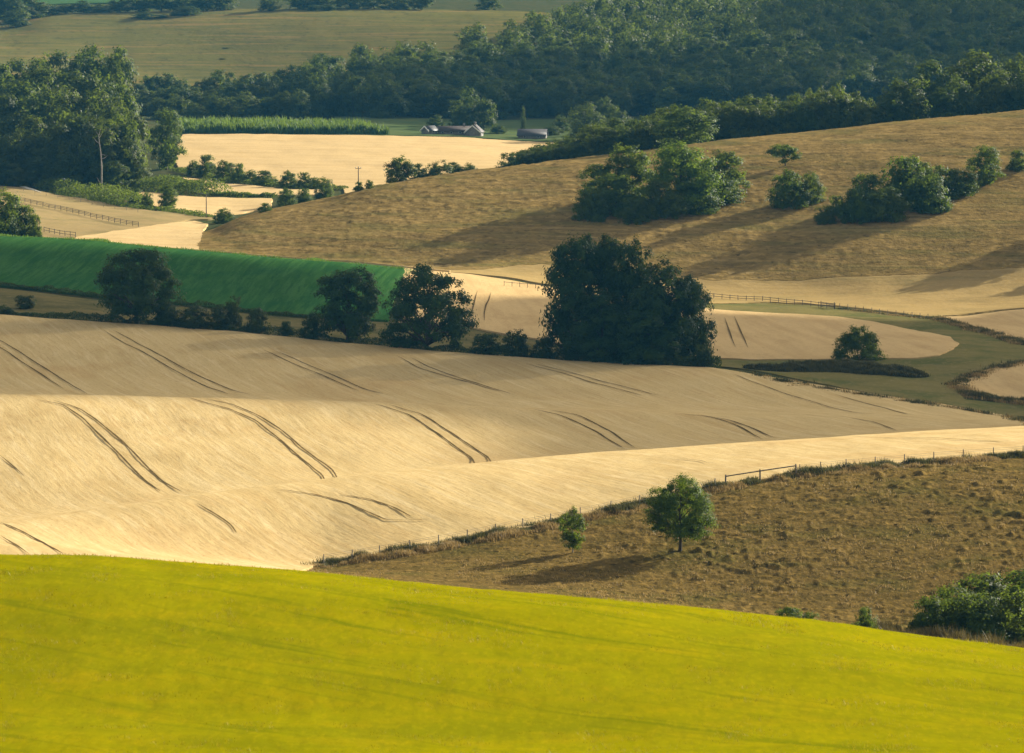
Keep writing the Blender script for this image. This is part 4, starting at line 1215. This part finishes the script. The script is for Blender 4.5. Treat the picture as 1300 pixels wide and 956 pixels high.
for k, (u, vt, w, yy) in enumerate(LW):
    p, h, y = at(u, vt, yy)
    lab = "broadleaf tree at the front edge of the left wood" if k < 14 else ("broadleaf tree in the middle of the left wood" if k < 27 else "bluish tree at the top of the left wood")
    plant(PR["wood%d" % random.randrange(8)], "left_wood_tree", p, h, pw(w * 1.3, y), lab, "tree", ["front trees of the left wood", "middle trees of the left wood", "top trees of the left wood"][0 if k < 14 else (1 if k < 27 else 2)])

# ---- scrubby trees under the grass hill
SC_T = [(160, 104), (185, 97), (215, 94), (240, 95), (262, 102), (280, 88), (300, 96), (318, 88), (340, 92), (365, 86), (385, 88)]
for row in range(3):
    u = 158.0 + row * 7
    while u < 400:
        vt = float(np.interp(u, [q[0] for q in SC_T], [q[1] for q in SC_T])) + (2 - row) * 14 + random.uniform(-3, 6)
        p, h, y = at(u, vt, 1775 + row * 55 + random.uniform(-10, 10))
        plant(PR["wood%d" % random.randrange(8)], "scrub_wood_tree", p, h, pw(random.uniform(30, 46), y), "scrubby tree in the band of wood below the olive grass hillside", "tree", "scrubby trees below the grass hillside")
        u += random.uniform(17, 26)

# ---- wooded hillside
TOPL = [(370, 104), (400, 66), (430, 56), (480, 50), (530, 40), (600, 28), (650, 12), (700, -10), (1400, -60)]
gw = "trees of the far wood on the hillside"
cands = []
yy = 1775.0
while yy < 2420:
    sp = 15.5 + (yy - 1775) * 0.012
    x = -110.0 + random.uniform(0, sp)
    while x < 330:
        jx, jy = x + random.uniform(-4, 4), yy + random.uniform(-5, 5)
        u = 650 + jx * F / jy * 1.0
        if 385 < u < 1420:
            cands.append((u, jy))
        x += sp
    yy += sp * 1.05
wood = []
for (u, y) in cands:
    vg = float(V([u], [y])[0])
    h = random.uniform(12.5, 18.5)
    vt = vg - h * F / y
    if vt < np.interp(u, [q[0] for q in TOPL], [q[1] for q in TOPL]) or vt < -45:
        continue
    # clearings: meadow at the valley bottom
    if vg > 150.5 and u < 830:
        continue
    wood.append((y, u, h))
wood.sort()
for (y, u, h) in wood[:300]:
    p = G(u, y=y)
    plant(PR["wood%d" % random.randrange(8)], "hillside_tree", p, h, random.uniform(14, 21), "hazy broadleaf tree in the far wood covering the hillside", "tree", gw)
# the rest of the wood, beyond the nearest three hundred trees, as one mass
rest = wood[300:]
if rest:
    Vs, Qs, Ts, off = [], [], [], 0
    srcs = [crown_data(200 + i, 16, 17, 0.6, 110, 1800, 0.58, mid=0.45, low=0.7, nlobe=11, lobe=0.26, clr=0.08, squash=1.0) for i in range(4)]
    for k, (y, u, h) in enumerate(rest):
        v, q, tv, _ = srcs[k % 4]
        p = G(u, y=y)
        a = random.uniform(0, 6.28)
        c_, s_ = math.cos(a), math.sin(a)
        w = np.stack([v[:, 0] * c_ - v[:, 1] * s_, v[:, 0] * s_ + v[:, 1] * c_, v[:, 2] * h / 16], 1) + p - np.array([0, 0, 0.4])
        Vs.append(w); Qs.append(q + off); Ts.append(np.clip(tv + random.uniform(-0.25, 0.25), 0, 1)); off += len(w)
    tag(link("upper_forest", mesh_np("upper_forest", np.concatenate(Vs), np.concatenate(Qs), mats=[M["leaf_wood"]], tint=np.concatenate(Ts))), "mass of trees on the upper hillside beyond the far wood", None, None, "stuff")
print("WOOD", len(wood))

# ---- hilltop hedges and trees
for (u, vt, w, yy, lab) in [
    (8, -8, 60, 2230, "dark tree at the upper left corner of the picture"), (40, -4, 50, 2250, "dark tree in the upper left corner group, second from the edge"), (20, 12, 44, 2205, "dark tree low in the upper left corner group"),
    (62, 4, 30, 2262, "first tree of the hilltop hedge right of the corner group"), (84, 6, 30, 2264, "second rounded tree of the hilltop hedge"), (106, 1, 34, 2264, "third and taller tree of the hilltop hedge"),
    (130, 5, 34, 2264, "hilltop hedge tree left of the outlying scrub"), (152, -3, 38, 2262, "tall hilltop tree above the outlying scrub"), (176, -6, 42, 2264, "hilltop tree above the right of the outlying scrub"),
    (205, -8, 46, 2262, "large hilltop tree in the middle of the hedge"), (235, -6, 44, 2262, "hilltop tree right of the large middle tree"), (262, -6, 44, 2262, "hilltop tree near the right end of the hedge"), (285, -4, 34, 2260, "last hilltop tree before the gap"),
    (184, 15, 40, 2215, "outlying scrub bush below the hilltop hedge"), (205, 18, 22, 2215, "small bush at the right of the outlying scrub"), (222, 14, 18, 2225, "isolated little bush right of the outlying scrub"), (240, 8, 34, 2225, "low bush under the right part of the hilltop hedge"),
    (342, -4, 34, 2242, "dense round bush alone in the gap of the hilltop"), (385, -8, 46, 2255, "tree at the left of the second hilltop group"), (415, -10, 46, 2258, "second tree of the second hilltop group"), (398, 6, 22, 2240, "small bush below the second hilltop group"), (418, 5, 22, 2240, "small bush right of the one below the second hilltop group"),
    (445, -10, 44, 2262, "middle tree of the second hilltop group"), (475, -8, 44, 2262, "tree right of the middle of the second hilltop group"), (505, -6, 40, 2262, "tree near the right end of the second hilltop group"), (535, -6, 36, 2262, "last tree of the second hilltop group"),
    (620, -6, 34, 2275, "hilltop tree just left of the far wood"), (286, 64, 12, 2120, "tiny lone bush in the middle of the grass hillside"), (282, 76, 14, 2092, "tiny lower bush on the grass hillside"),
]:
    p, h, y = at(u, vt, yy)
    plant(PR["wood%d" % random.randrange(8)], "hilltop_tree" if h > 6 else "hilltop_bush", p, h, pw(w, y), lab, "tree" if h > 6 else "bush", "trees and bushes along the hilltop")

# ---- trees of the valley meadow
for (u, vt, w, yy, lab) in [
    (597, 112, 40, 1745, "brownish tree behind the pair in the valley meadow"), (587, 128, 36, 1715, "light green rounded tree in front of the valley meadow pair"), (614, 126, 38, 1720, "dark rounded tree at the right of the valley meadow pair"), (552, 146, 24, 1715, "low bush left of the valley meadow pair"),
    (572, 160, 22, 1690, "small bush at the left foot of the valley meadow pair"), (632, 160, 24, 1695, "small bush at the right foot of the valley meadow pair"),
    (664, 136, 8, 1735, "thin pointed young tree in the green meadow"), (742, 131, 60, 1660, "large light green tree above the left of the crest belt"), (765, 124, 34, 1740, "tree behind the large light green tree"), (712, 147, 26, 1705, "dark purple tinged tree left of the large light green tree"),
    (782, 134, 36, 1700, "pale tree at the right of the large light green tree"), (700, 160, 30, 1690, "low bush beside the barn"), (845, 112, 40, 1760, "pale tree standing above the belt before the wooded hillside"), (790, 112, 36, 1780, "pale rounded tree at the foot of the wooded hillside"),
]:
    p, h, y = at(u, vt, yy)
    plant(PR["wood%d" % random.randrange(8)], "meadow_tree", p, h, pw(w, y), lab, "tree", "trees of the valley meadow")

# ---- maize strip
mu = fr.uniform(224, 492, 15000)
my = fr.uniform(1653, 1705, 15000)
mk = my < 1653 + np.interp(mu, [224, 260, 400, 450, 492], [52, 52, 52, 36, 8])
mp = ground(mu[mk], my[mk])
blades("maize_crop", mp - np.array([0, 0, 0.5]), 3.6, 0.4, M["maize"], "strip of tall green maize behind the valley wheat field", 140, 3, 0.28)
# ------------------------------------------------------------------ built things
def box_data(x0, x1, y0, y1, z0, z1):
    v = np.array([(x0, y0, z0), (x1, y0, z0), (x1, y1, z0), (x0, y1, z0), (x0, y0, z1), (x1, y0, z1), (x1, y1, z1), (x0, y1, z1)], float)
    q = np.array([(0, 3, 2, 1), (4, 5, 6, 7), (0, 1, 5, 4), (1, 2, 6, 5), (2, 3, 7, 6), (3, 0, 4, 7)])
    return v, q


def post_mesh(name, h, r, mat, sides=6):
    v, q = tube([(0, 0, -0.4), (0, 0, h * 0.5), (0, 0, h), (0, 0, h + r * 0.4)], [r, r * 0.96, r * 0.92, r * 0.2], sides)
    return mesh_np(name, v, q, mats=[mat])


def run_mesh(pts, r, mat, name, sides=4):
    v, q = tube(np.array(pts), np.full(len(pts), r), sides)
    return mesh_np(name, v, q, mats=[mat])


def fence(name, label, pts, h, r, rails, mat, railr, railmat, dz=-0.3, wires=()):
    """posts on the given ground points, one rail or wire mesh for each height"""
    p0 = pts[0]
    e = tag(empty(name, (p0[0], p0[1], p0[2] + dz)), label, "fence")
    pm = post_mesh("post", h, r, mat)
    o = np.array([p0[0], p0[1], p0[2] + dz])
    for p in pts:
        q = link("post", pm, e)
        q.location = [float(a) for a in (np.array([p[0], p[1], p[2] + dz]) - o)]
        q.rotation_euler = (random.uniform(-0.05, 0.05), random.uniform(-0.05, 0.05), random.uniform(0, 3))
    arr = np.array(pts) + np.array([0, 0, dz]) - o
    for z in rails:
        link("rail", run_mesh(arr + np.array([0, -r, z]), railr, railmat, "rail"), e)
    for z in wires:
        link("wire", run_mesh(arr + np.array([0, -r, z]), 0.012, M["wire"], "wire", 3), e)
    return e


# wire fence along the pasture: posts where the photograph shows them
fx, fv = [q[0] for q in FENCE], [q[1] for q in FENCE]
pu = [411, 447, 482, 520, 557, 593, 629, 664, 699, 737, 775, 812, 850, 884, 908]
fence("wire_fence", "thin post and wire fence climbing between wheat and pasture left of the rail", [G(u, np.interp(u, fx, fv)) for u in pu], 1.35, 0.06, (), M["post_grey"], 0, None, -0.35, (0.4, 0.75, 1.1, 1.28))
pu = [1016, 1042, 1074, 1111, 1148, 1186, 1223, 1261, 1299, 1340, 1380]
fence("wire_fence", "thin post and wire fence along the pasture top right of the rail", [G(u, np.interp(u, fx, fv)) for u in pu], 1.4, 0.06, (), M["post"], 0, None, -0.35, (0.4, 0.75, 1.1, 1.3))
fence("rail_fence", "short wooden rail on three posts in the pasture fence line", [G(u, np.interp(u, fx, fv) + 0.8) for u in (921, 965, 1011)], 1.5, 0.10, (1.36,), M["post"], 0.07, M["post"], -0.3)


def upts(path, n):
    p = np.array(path, float)
    s = np.concatenate([[0], np.cumsum(np.hypot(np.diff(p[:, 0]), np.diff(p[:, 1])))])
    t = np.linspace(0, s[-1], n)
    return [G(a, b) for a, b in zip(np.interp(t, s, p[:, 0]), np.interp(t, s, p[:, 1]))]


fence("paddock_fence", "dark post and rail fence running diagonally across the left paddock", upts([(24, 256), (60, 263), (93, 270), (125, 277.5), (152, 284), (176, 287.5)], 21), 1.45, 0.09, (0.55, 0.95, 1.32), M["post"], 0.06, M["post"], -0.1)
fence("paddock_fence", "short post and rail fence beside the wheat wedge at the crop crest", upts([(56, 294.5), (75, 298), (96, 301)], 7), 1.4, 0.09, (0.6, 1.25), M["post"], 0.06, M["post"], -0.1)
fence("wire_fence", "sparse thin post fence along the top of the left paddock", upts([(30, 243), (62, 250), (95, 255), (130, 262), (175, 270)], 11), 1.3, 0.06, (), M["post_grey"], 0, None, -0.15, (0.6, 1.1))
fence("rail_fence", "long wooden rail fence at the foot of the brown down", upts([(640, 362), (690, 367)], 6) , 1.3, 0.07, (1.1,), M["post"], 0.05, M["post"], -0.25)
fence("rail_fence", "wooden post and rail fence above the small wheat field", upts([(896, 376.5), (938, 380), (966, 382), (1000, 386), (1040, 390), (1060, 392)], 17), 1.35, 0.08, (0.65, 1.15), M["post"], 0.055, M["post"], -0.25)
fence("wire_fence", "thin post fence continuing the rail fence round the grass track", upts([(1066, 391.5), (1100, 396), (1140, 400), (1178, 404)], 12), 1.3, 0.07, (), M["post"], 0, None, -0.3, (0.6, 1.1))
# field gate beside the rail fence
gp = [G(1042, 390), G(1059, 391.8)]
ge = tag(empty("field_gate", (gp[0][0], gp[0][1] - 0.4, gp[0][2] - 0.3)), "small five barred gate at the end of the rail fence", "gate")
gd = np.array(gp[1]) - np.array(gp[0])
for k in range(2):
    po = link("post", post_mesh("post", 1.6, 0.11, M["post"]), ge)
    po.location = [float(a) for a in gd * k]
for k in range(5):
    link("bar", run_mesh(np.array([(0, 0, 0.3 + 0.25 * k), gd + np.array([0, 0, 0.3 + 0.25 * k])]), 0.045, M["post_grey"], "bar"), ge)
link("brace", run_mesh(np.array([(0, 0.05, 0.3), gd + np.array([0, 0.05, 1.3])]), 0.04, M["post_grey"], "brace"), ge)


def pole(u, vt, vb, label, arms=True, y=None):
    y = y or hit(u, vb)
    p = G(u, y=y)
    h = float(pix2world(u, vt, y)[2] - p[2]) + 0.3
    e = tag(empty("utility_pole", (p[0], p[1], p[2] - 0.3), 0.3), label, "pole")
    v, q = tube([(0, 0, -0.5), (0, 0, h * 0.5), (0, 0, h)], [0.17, 0.14, 0.11], 8)
    link("shaft", mesh_np("shaft", v, q, mats=[M["post"]]), e)
    if arms:
        v, q = box_data(-0.8, 0.8, -0.06, 0.06, h - 0.45, h - 0.33)
        link("crossarm", mesh_np("crossarm", v, q, mats=[M["post"]]), e)
        im = None
        for x in (-0.7, 0.0, 0.7):
            if im is None:
                v, q = tube([(0, 0, 0), (0, 0, 0.08), (0, 0, 0.16), (0, 0, 0.30)], [0.09, 0.13, 0.08, 0.11], 8)
                im = mesh_np("insulator", v, q, mats=[M["ceramic"]])
            i = link("insulator", im, e)
            i.location = (x, 0, h - 0.33 if x else h)


pole(1047, 130, 165.5, "utility pole with a crossarm on the crest before the dense belt")
pole(768, 171, 196.5, "utility pole with white insulators at the left of the down clump", True)
pole(455, 212, 243, "slim utility pole against the valley wheat field", True)
pole(262, 246, 276, "bare brown pole standing below the wheat strip", False)

# bleached dead tree at the edge of the left wood
y = hit(129, 249)
p = G(129, y=y)
h = float(pix2world(129, 163, y)[2] - p[2]) + 0.3
de = tag(empty("dead_tree", (p[0], p[1], p[2] - 0.3)), "tall bleached dead trunk with broken limbs at the edge of the left wood", "tree")
zz = np.linspace(-0.4, h, 10)
tr = np.stack([np.array([0, 0, 0.05, 0.1, 0.15, 0.0, -0.15, -0.5, -0.7, -0.1]), rng.normal(0, 0.05, 10), zz], 1)
v, q = tube(tr, np.interp(zz, [-0.4, h * 0.5, h], [0.32, 0.2, 0.06]), 7)
link("trunk", mesh_np("trunk", v, q, mats=[M["dead"]], smooth=True), de)
for (z0, dx, dz, r) in [(0.55, 2.2, 1.2, 0.14), (0.62, 1.7, -0.3, 0.11), (0.78, -1.6, 1.6, 0.12), (0.86, 1.2, 1.9, 0.09), (0.18, -1.4, 2.2, 0.16), (0.9, -0.9, 1.4, 0.07)]:
    s = np.array([np.interp(z0 * h, zz, tr[:, 0]), 0, z0 * h])
    v, q = tube([s, s + np.array([dx * 0.5, -0.3, dz * 0.35]), s + np.array([dx, -0.5, dz])], [r, r * 0.7, r * 0.2], 5)
    link("limb", mesh_np("limb", v, q, mats=[M["dead"]], smooth=True), de)
# bleached fallen log on the scrub bank, and a dead stick on the down
p = G(87, y=hit(87, 240))
v, q = tube([(-1.6, 0, 0.75), (-0.8, 0, 0.95), (0.2, 0, 0.6), (1.1, 0.1, 0.25), (1.5, 0.1, 0.12)], [0.12, 0.42, 0.5, 0.42, 0.1], 8)
lg = link("fallen_log", mesh_np("fallen_log", v, q, mats=[M["white"]], smooth=True))
lg.location = (p[0], p[1] - 7.5, p[2] + 2.6)
tag(lg, "white bleached log lying on the scrub bank under the left wood", "log")
p = G(826, 273)
v, q = tube([(-1.2, 0, 0.15), (-0.3, 0, 0.5), (0.6, 0, 0.9), (1.5, 0.1, 1.5)], [0.16, 0.2, 0.14, 0.05], 6)
lg = link("fallen_branch", mesh_np("fallen_branch", v, q, mats=[M["dead"]], smooth=True))
lg.location = (p[0], p[1] - 1.0, p[2] - 0.1)
tag(lg, "grey fallen branch in the shade below the down clump", "branch")


def pitched(name, u, yy, L, W, hw, hr, rz, label, roofmat, barge=False, chim=False, wins=2, sink=0.3):
    p = G(u, y=yy)
    e = tag(empty(name, (p[0], p[1], p[2] - sink), rz), label, "barn" if "barn" in name else "house")
    x, yh = L / 2, W / 2
    wv = np.array([(-x, -yh, 0), (x, -yh, 0), (x, yh, 0), (-x, yh, 0), (-x, -yh, hw), (x, -yh, hw), (x, yh, hw), (-x, yh, hw), (-x, 0, hr), (x, 0, hr)], float)
    wq = np.array([(0, 1, 5, 4), (2, 3, 7, 6), (1, 2, 6, 5), (3, 0, 4, 7)])
    link("wall", mesh_np("wall", wv, wq, np.array([(5, 6, 9), (7, 4, 8)]), [M["flint"]]), e)
    o, t = 0.45, 0.18
    sl = (hr - hw) / yh
    for s in (-1, 1):
        a = [(-x - o, s * (yh + o), hw - sl * o), (x + o, s * (yh + o), hw - sl * o), (x + o, 0, hr), (-x - o, 0, hr)]
        rv = np.array(a + [(b[0], b[1], b[2] + t) for b in a], float)
        rq = np.array([(0, 1, 2, 3), (7, 6, 5, 4), (0, 4, 5, 1), (1, 5, 6, 2), (3, 2, 6, 7), (0, 3, 7, 4)])
        link("roof", mesh_np("roof", rv, rq, mats=[roofmat]), e)
        if barge:
            for sx in (-1, 1):
                bx0 = sx * (x + o + 0.02)
                bv = np.array([(bx0, s * (yh + o), hw - sl * o - 0.35), (bx0, 0, hr - 0.35), (bx0, 0, hr + 0.25), (bx0, s * (yh + o), hw - sl * o + 0.25)], float)
                bv = np.concatenate([bv, bv + np.array([sx * 0.1, 0, 0])])
                link("bargeboard", mesh_np("bargeboard", bv, np.array([(0, 1, 2, 3), (7, 6, 5, 4), (0, 4, 5, 1), (1, 5, 6, 2), (2, 6, 7, 3), (3, 7, 4, 0)]), mats=[M["white"]]), e)
    for k in range(wins):
        cx = -x + L * (k + 0.5) / wins
        v, q = box_data(cx - 0.5, cx + 0.5, -yh - 0.05, -yh + 0.05, hw * 0.4, hw * 0.85)
        w = link("window", mesh_np("window", v, q, mats=[M["white"]]), e)
        v, q = box_data(cx - 0.4, cx + 0.4, -yh - 0.07, -yh - 0.055, hw * 0.45, hw * 0.8)
        link("pane", mesh_np("pane", v, q, mats=[M["glass"]]), w)
    if chim:
        v, q = box_data(x * 0.5 - 0.4, x * 0.5 + 0.4, -0.4, 0.4, hr - 0.5, hr + 1.2)
        link("chimney", mesh_np("chimney", v, q, mats=[M["flint"]]), e)
    return e


pitched("gabled_cottage", 602, 1668, 9, 6.0, 2.0, 4.6, R(82), "cottage with a white edged gable peeping over the valley wheat field", M["rooftile"], True, True)
pitched("low_cottage", 578, 1672, 14, 6, 1.8, 3.5, R(4), "long low dark roofed cottage beside the white edged gable", M["rooftile"], False, True, 4)
pitched("small_outbuilding", 545, 1668, 5, 4, 1.8, 3.4, R(50), "tiny pale gabled outbuilding left of the long low cottage", M["slate"], True, False, 1)
pitched("slate_barn", 676, 1672, 11, 8, 1.5, 3.8, R(-6), "dark slate roofed barn at the right end of the valley wheat field", M["slate"], False, False, 2)

# ------------------------------------------------------------------ unseen clouds, shaped to throw the broad shadows
LX = np.array([math.cos(R(SUN_AZ)), -math.sin(R(SUN_AZ)), 0.0])
LY = np.cross(SUN, LX)
if LY[2] < 0:
    LY = -LY
m, nt, out = newmat("cloud")
b = nd(nt, "ShaderNodeBsdfPrincipled", {"Base Color": c4((0.85, 0.85, 0.86)), "Roughness": 1.0, "Specular IOR Level": 0.0})
tr_ = nd(nt, "ShaderNodeBsdfTransparent", {"Color": c4((1, 1, 1))})          # thin cloud: part of the sunlight comes through
mx = nd(nt, "ShaderNodeMixShader", {0: 0.34, 1: b.outputs[0], 2: tr_.outputs[0]})
nt.links.new(mx.outputs[0], out.inputs[0])
M["cloud"] = m


def cloud(uv, dist, label, cell=6.0, amp=6.0, thick=26.0):
    """a real cloud far up along the sun's direction whose outline, seen from the sun, covers the shaded ground"""
    pts = []
    for i in range(len(uv)):
        q = uv[i]
        y = q[2] if q[0] == "y" else hit(q[0], q[1])
        u = q[1] if q[0] == "y" else q[0]
        pts.append(ground(np.array([u]), np.array([y]))[0])
    pts = np.array(pts)
    c0 = pts.mean(0)
    P2 = np.stack([(pts - c0) @ LX, (pts - c0) @ LY], 1)
    gx = np.arange(P2[:, 0].min() - 30, P2[:, 0].max() + 30, cell)
    gy = np.arange(P2[:, 1].min() - 20, P2[:, 1].max() + 20, cell * 0.5)
    X, Y = np.meshgrid(gx, gy)
    S = sdf(X, Y, P2) + amp * 0.5 * fbm(X / 45, Y / 14, 71, 3)
    T = thick * np.sqrt(np.clip(S, 0, None) / 20.0 + 0.02) * (1 + 0.5 * fbm(X / 30, Y / 20, 72, 3))
    cen = c0 + SUN * dist
    faces = []
    for s in (-1, 1):
        P3 = cen + X[..., None] * LX + Y[..., None] * LY + (s * T)[..., None] * SUN
        v, q, t = clip_grid(P3, S)
        faces.append((v, q, t))
    # sides
    (v1, q1, t1), (v2, q2, t2) = faces
    n = len(v1)
    V_ = np.concatenate([v1, v2])
    Q_ = np.concatenate([q1, (q2 + n)[:, ::-1]])
    T_ = np.concatenate([t1, (t2 + n)[:, ::-1]])
    ed = np.concatenate([np.stack([q1[:, k], q1[:, (k + 1) % 4]], 1) for k in range(4)] + [np.stack([t1[:, k], t1[:, (k + 1) % 3]], 1) for k in range(3)])
    s_ = np.sort(ed, 1)
    _, first, cnt = np.unique(s_[:, 0].astype(np.int64) * n + s_[:, 1], return_index=True, return_counts=True)
    be = ed[first[cnt == 1]]
    Q_ = np.concatenate([Q_, np.stack([be[:, 1], be[:, 0], be[:, 0] + n, be[:, 1] + n], 1)])
    o = link("cloud", mesh_np("cloud", V_, Q_, T_, [M["cloud"]], smooth=True))
    tag(o, label, None, None, "structure")


cloud([(-420, 498), (-200, 500), (0, 503), (200, 504), (350, 510), (480, 522), (560, 537), (650, 550), ("y", 740, 560), ("y", 850, 578), ("y", 1050, 592), ("y", 1300, 606), ("y", 1600, 615), ("y", 1900, 620),
       ("y", 1900, 900), (1420, 384), (1300, 388), (1200, 406), (1120, 404), (1040, 399.5), (905, 395), (770, 383), (690, 376), (600, 378), (545, 392), (500, 404), (462, 380), (440, 352), (420, 343), (330, 331), (200, 320), (0, 308), (-420, 300)],
      1150.0, "unseen cloud shaped to shade the middle fields")
cloud([("y", 840, 2080), ("y", 980, 1850), ("y", 1130, 1640), ("y", 1300, 1500), ("y", 1700, 1500), ("y", 1900, 2300), ("y", 1500, 2500), ("y", 900, 2500)], 1300.0, "unseen cloud shaped to shade the far wooded hillside")

cloud([("y", 200, 1790), ("y", 430, 1740), ("y", 960, 1725), ("y", 980, 1830), ("y", 860, 1900), ("y", 700, 1960), ("y", 560, 1950), ("y", 400, 1900), ("y", 250, 1850)], 1250.0, "unseen cloud shaped to shade the foot of the far wood")
# ------------------------------------------------------------------ air
hx = 2900.0
v, q = box_data(-900, 900, -60, 4700, CAMZ - 105, CAMZ + 72)
m, nt, out = newmat("haze_air")
pv = nd(nt, "ShaderNodeVolumePrincipled", {"Color": c4((0.12, 0.52, 0.95)), "Density": HAZE, "Anisotropy": 0.0})
nt.links.new(pv.outputs[0], out.inputs["Volume"])
hz = link("haze", mesh_np("haze", v, q, mats=[m]))
tag(hz, "thin summer haze filling the valley air", None, None, "stuff")

# ------------------------------------------------------------------ light, sky, camera
w = bpy.data.worlds.new("World")
SC.world = w
w.use_nodes = True
nt = w.node_tree
bg = nt.nodes["Background"]
sky = nt.nodes.new("ShaderNodeTexSky")
sky.sky_type = "NISHITA"
sky.sun_disc = False
sky.sun_elevation = R(SUN_EL)
sky.sun_rotation = R(SUN_AZ)
sky.air_density = 1.0
sky.dust_density = 1.6
sky.ozone_density = 1.0
hs = nd(nt, "ShaderNodeHueSaturation", {"Saturation": 0.30, "Value": 1.0, "Color": sky.outputs[0]})   # thin bright cloud over most of the blue
wm = mixc(nt, 1.0, hs.outputs[0], (1.0, 0.93, 0.82), "MULTIPLY")
nt.links.new(wm, bg.inputs["Color"])
bg.inputs["Strength"].default_value = SKY
sl = bpy.data.lights.new("sun", "SUN")
sl.energy = SUNE
sl.angle = R(0.5)
sl.color = (1.0, 0.93, 0.78)
so = bpy.data.objects.new("sun", sl)
COL.objects.link(so)
so.rotation_euler = Vector(SUN).to_track_quat("Z", "Y").to_euler()

cam = bpy.data.cameras.new("camera")
cam.sensor_fit = "HORIZONTAL"
cam.sensor_width = 36.0
cam.lens = 18.0 / math.tan(R(7.0))
cam.clip_start = 1.0
cam.clip_end = 12000.0
cam.dof.use_dof = True
cam.dof.focus_distance = 640.0
cam.dof.aperture_fstop = 2.4
co = bpy.data.objects.new("camera", cam)
COL.objects.link(co)
co.location = (0, 0, CAMZ)
co.rotation_euler = (R(90) - PITCH, 0, 0)
SC.camera = co

SC.view_settings.view_transform = "Standard"
SC.view_settings.look = "None"
SC.view_settings.exposure = EXPO
SC.view_settings.gamma = 1.0
SC.view_settings.use_curve_mapping = False
SC.render.engine = "CYCLES"
SC.cycles.max_bounces = 6
SC.cycles.diffuse_bounces = 3
SC.cycles.transmission_bounces = 3
SC.cycles.transparent_max_bounces = 8
SC.cycles.volume_bounces = 0
SC.cycles.use_denoising = True
SC.cycles.denoiser = "OPENIMAGEDENOISE"
SC.cycles.denoising_input_passes = "RGB_ALBEDO_NORMAL"
SC.cycles.denoising_prefilter = "ACCURATE"
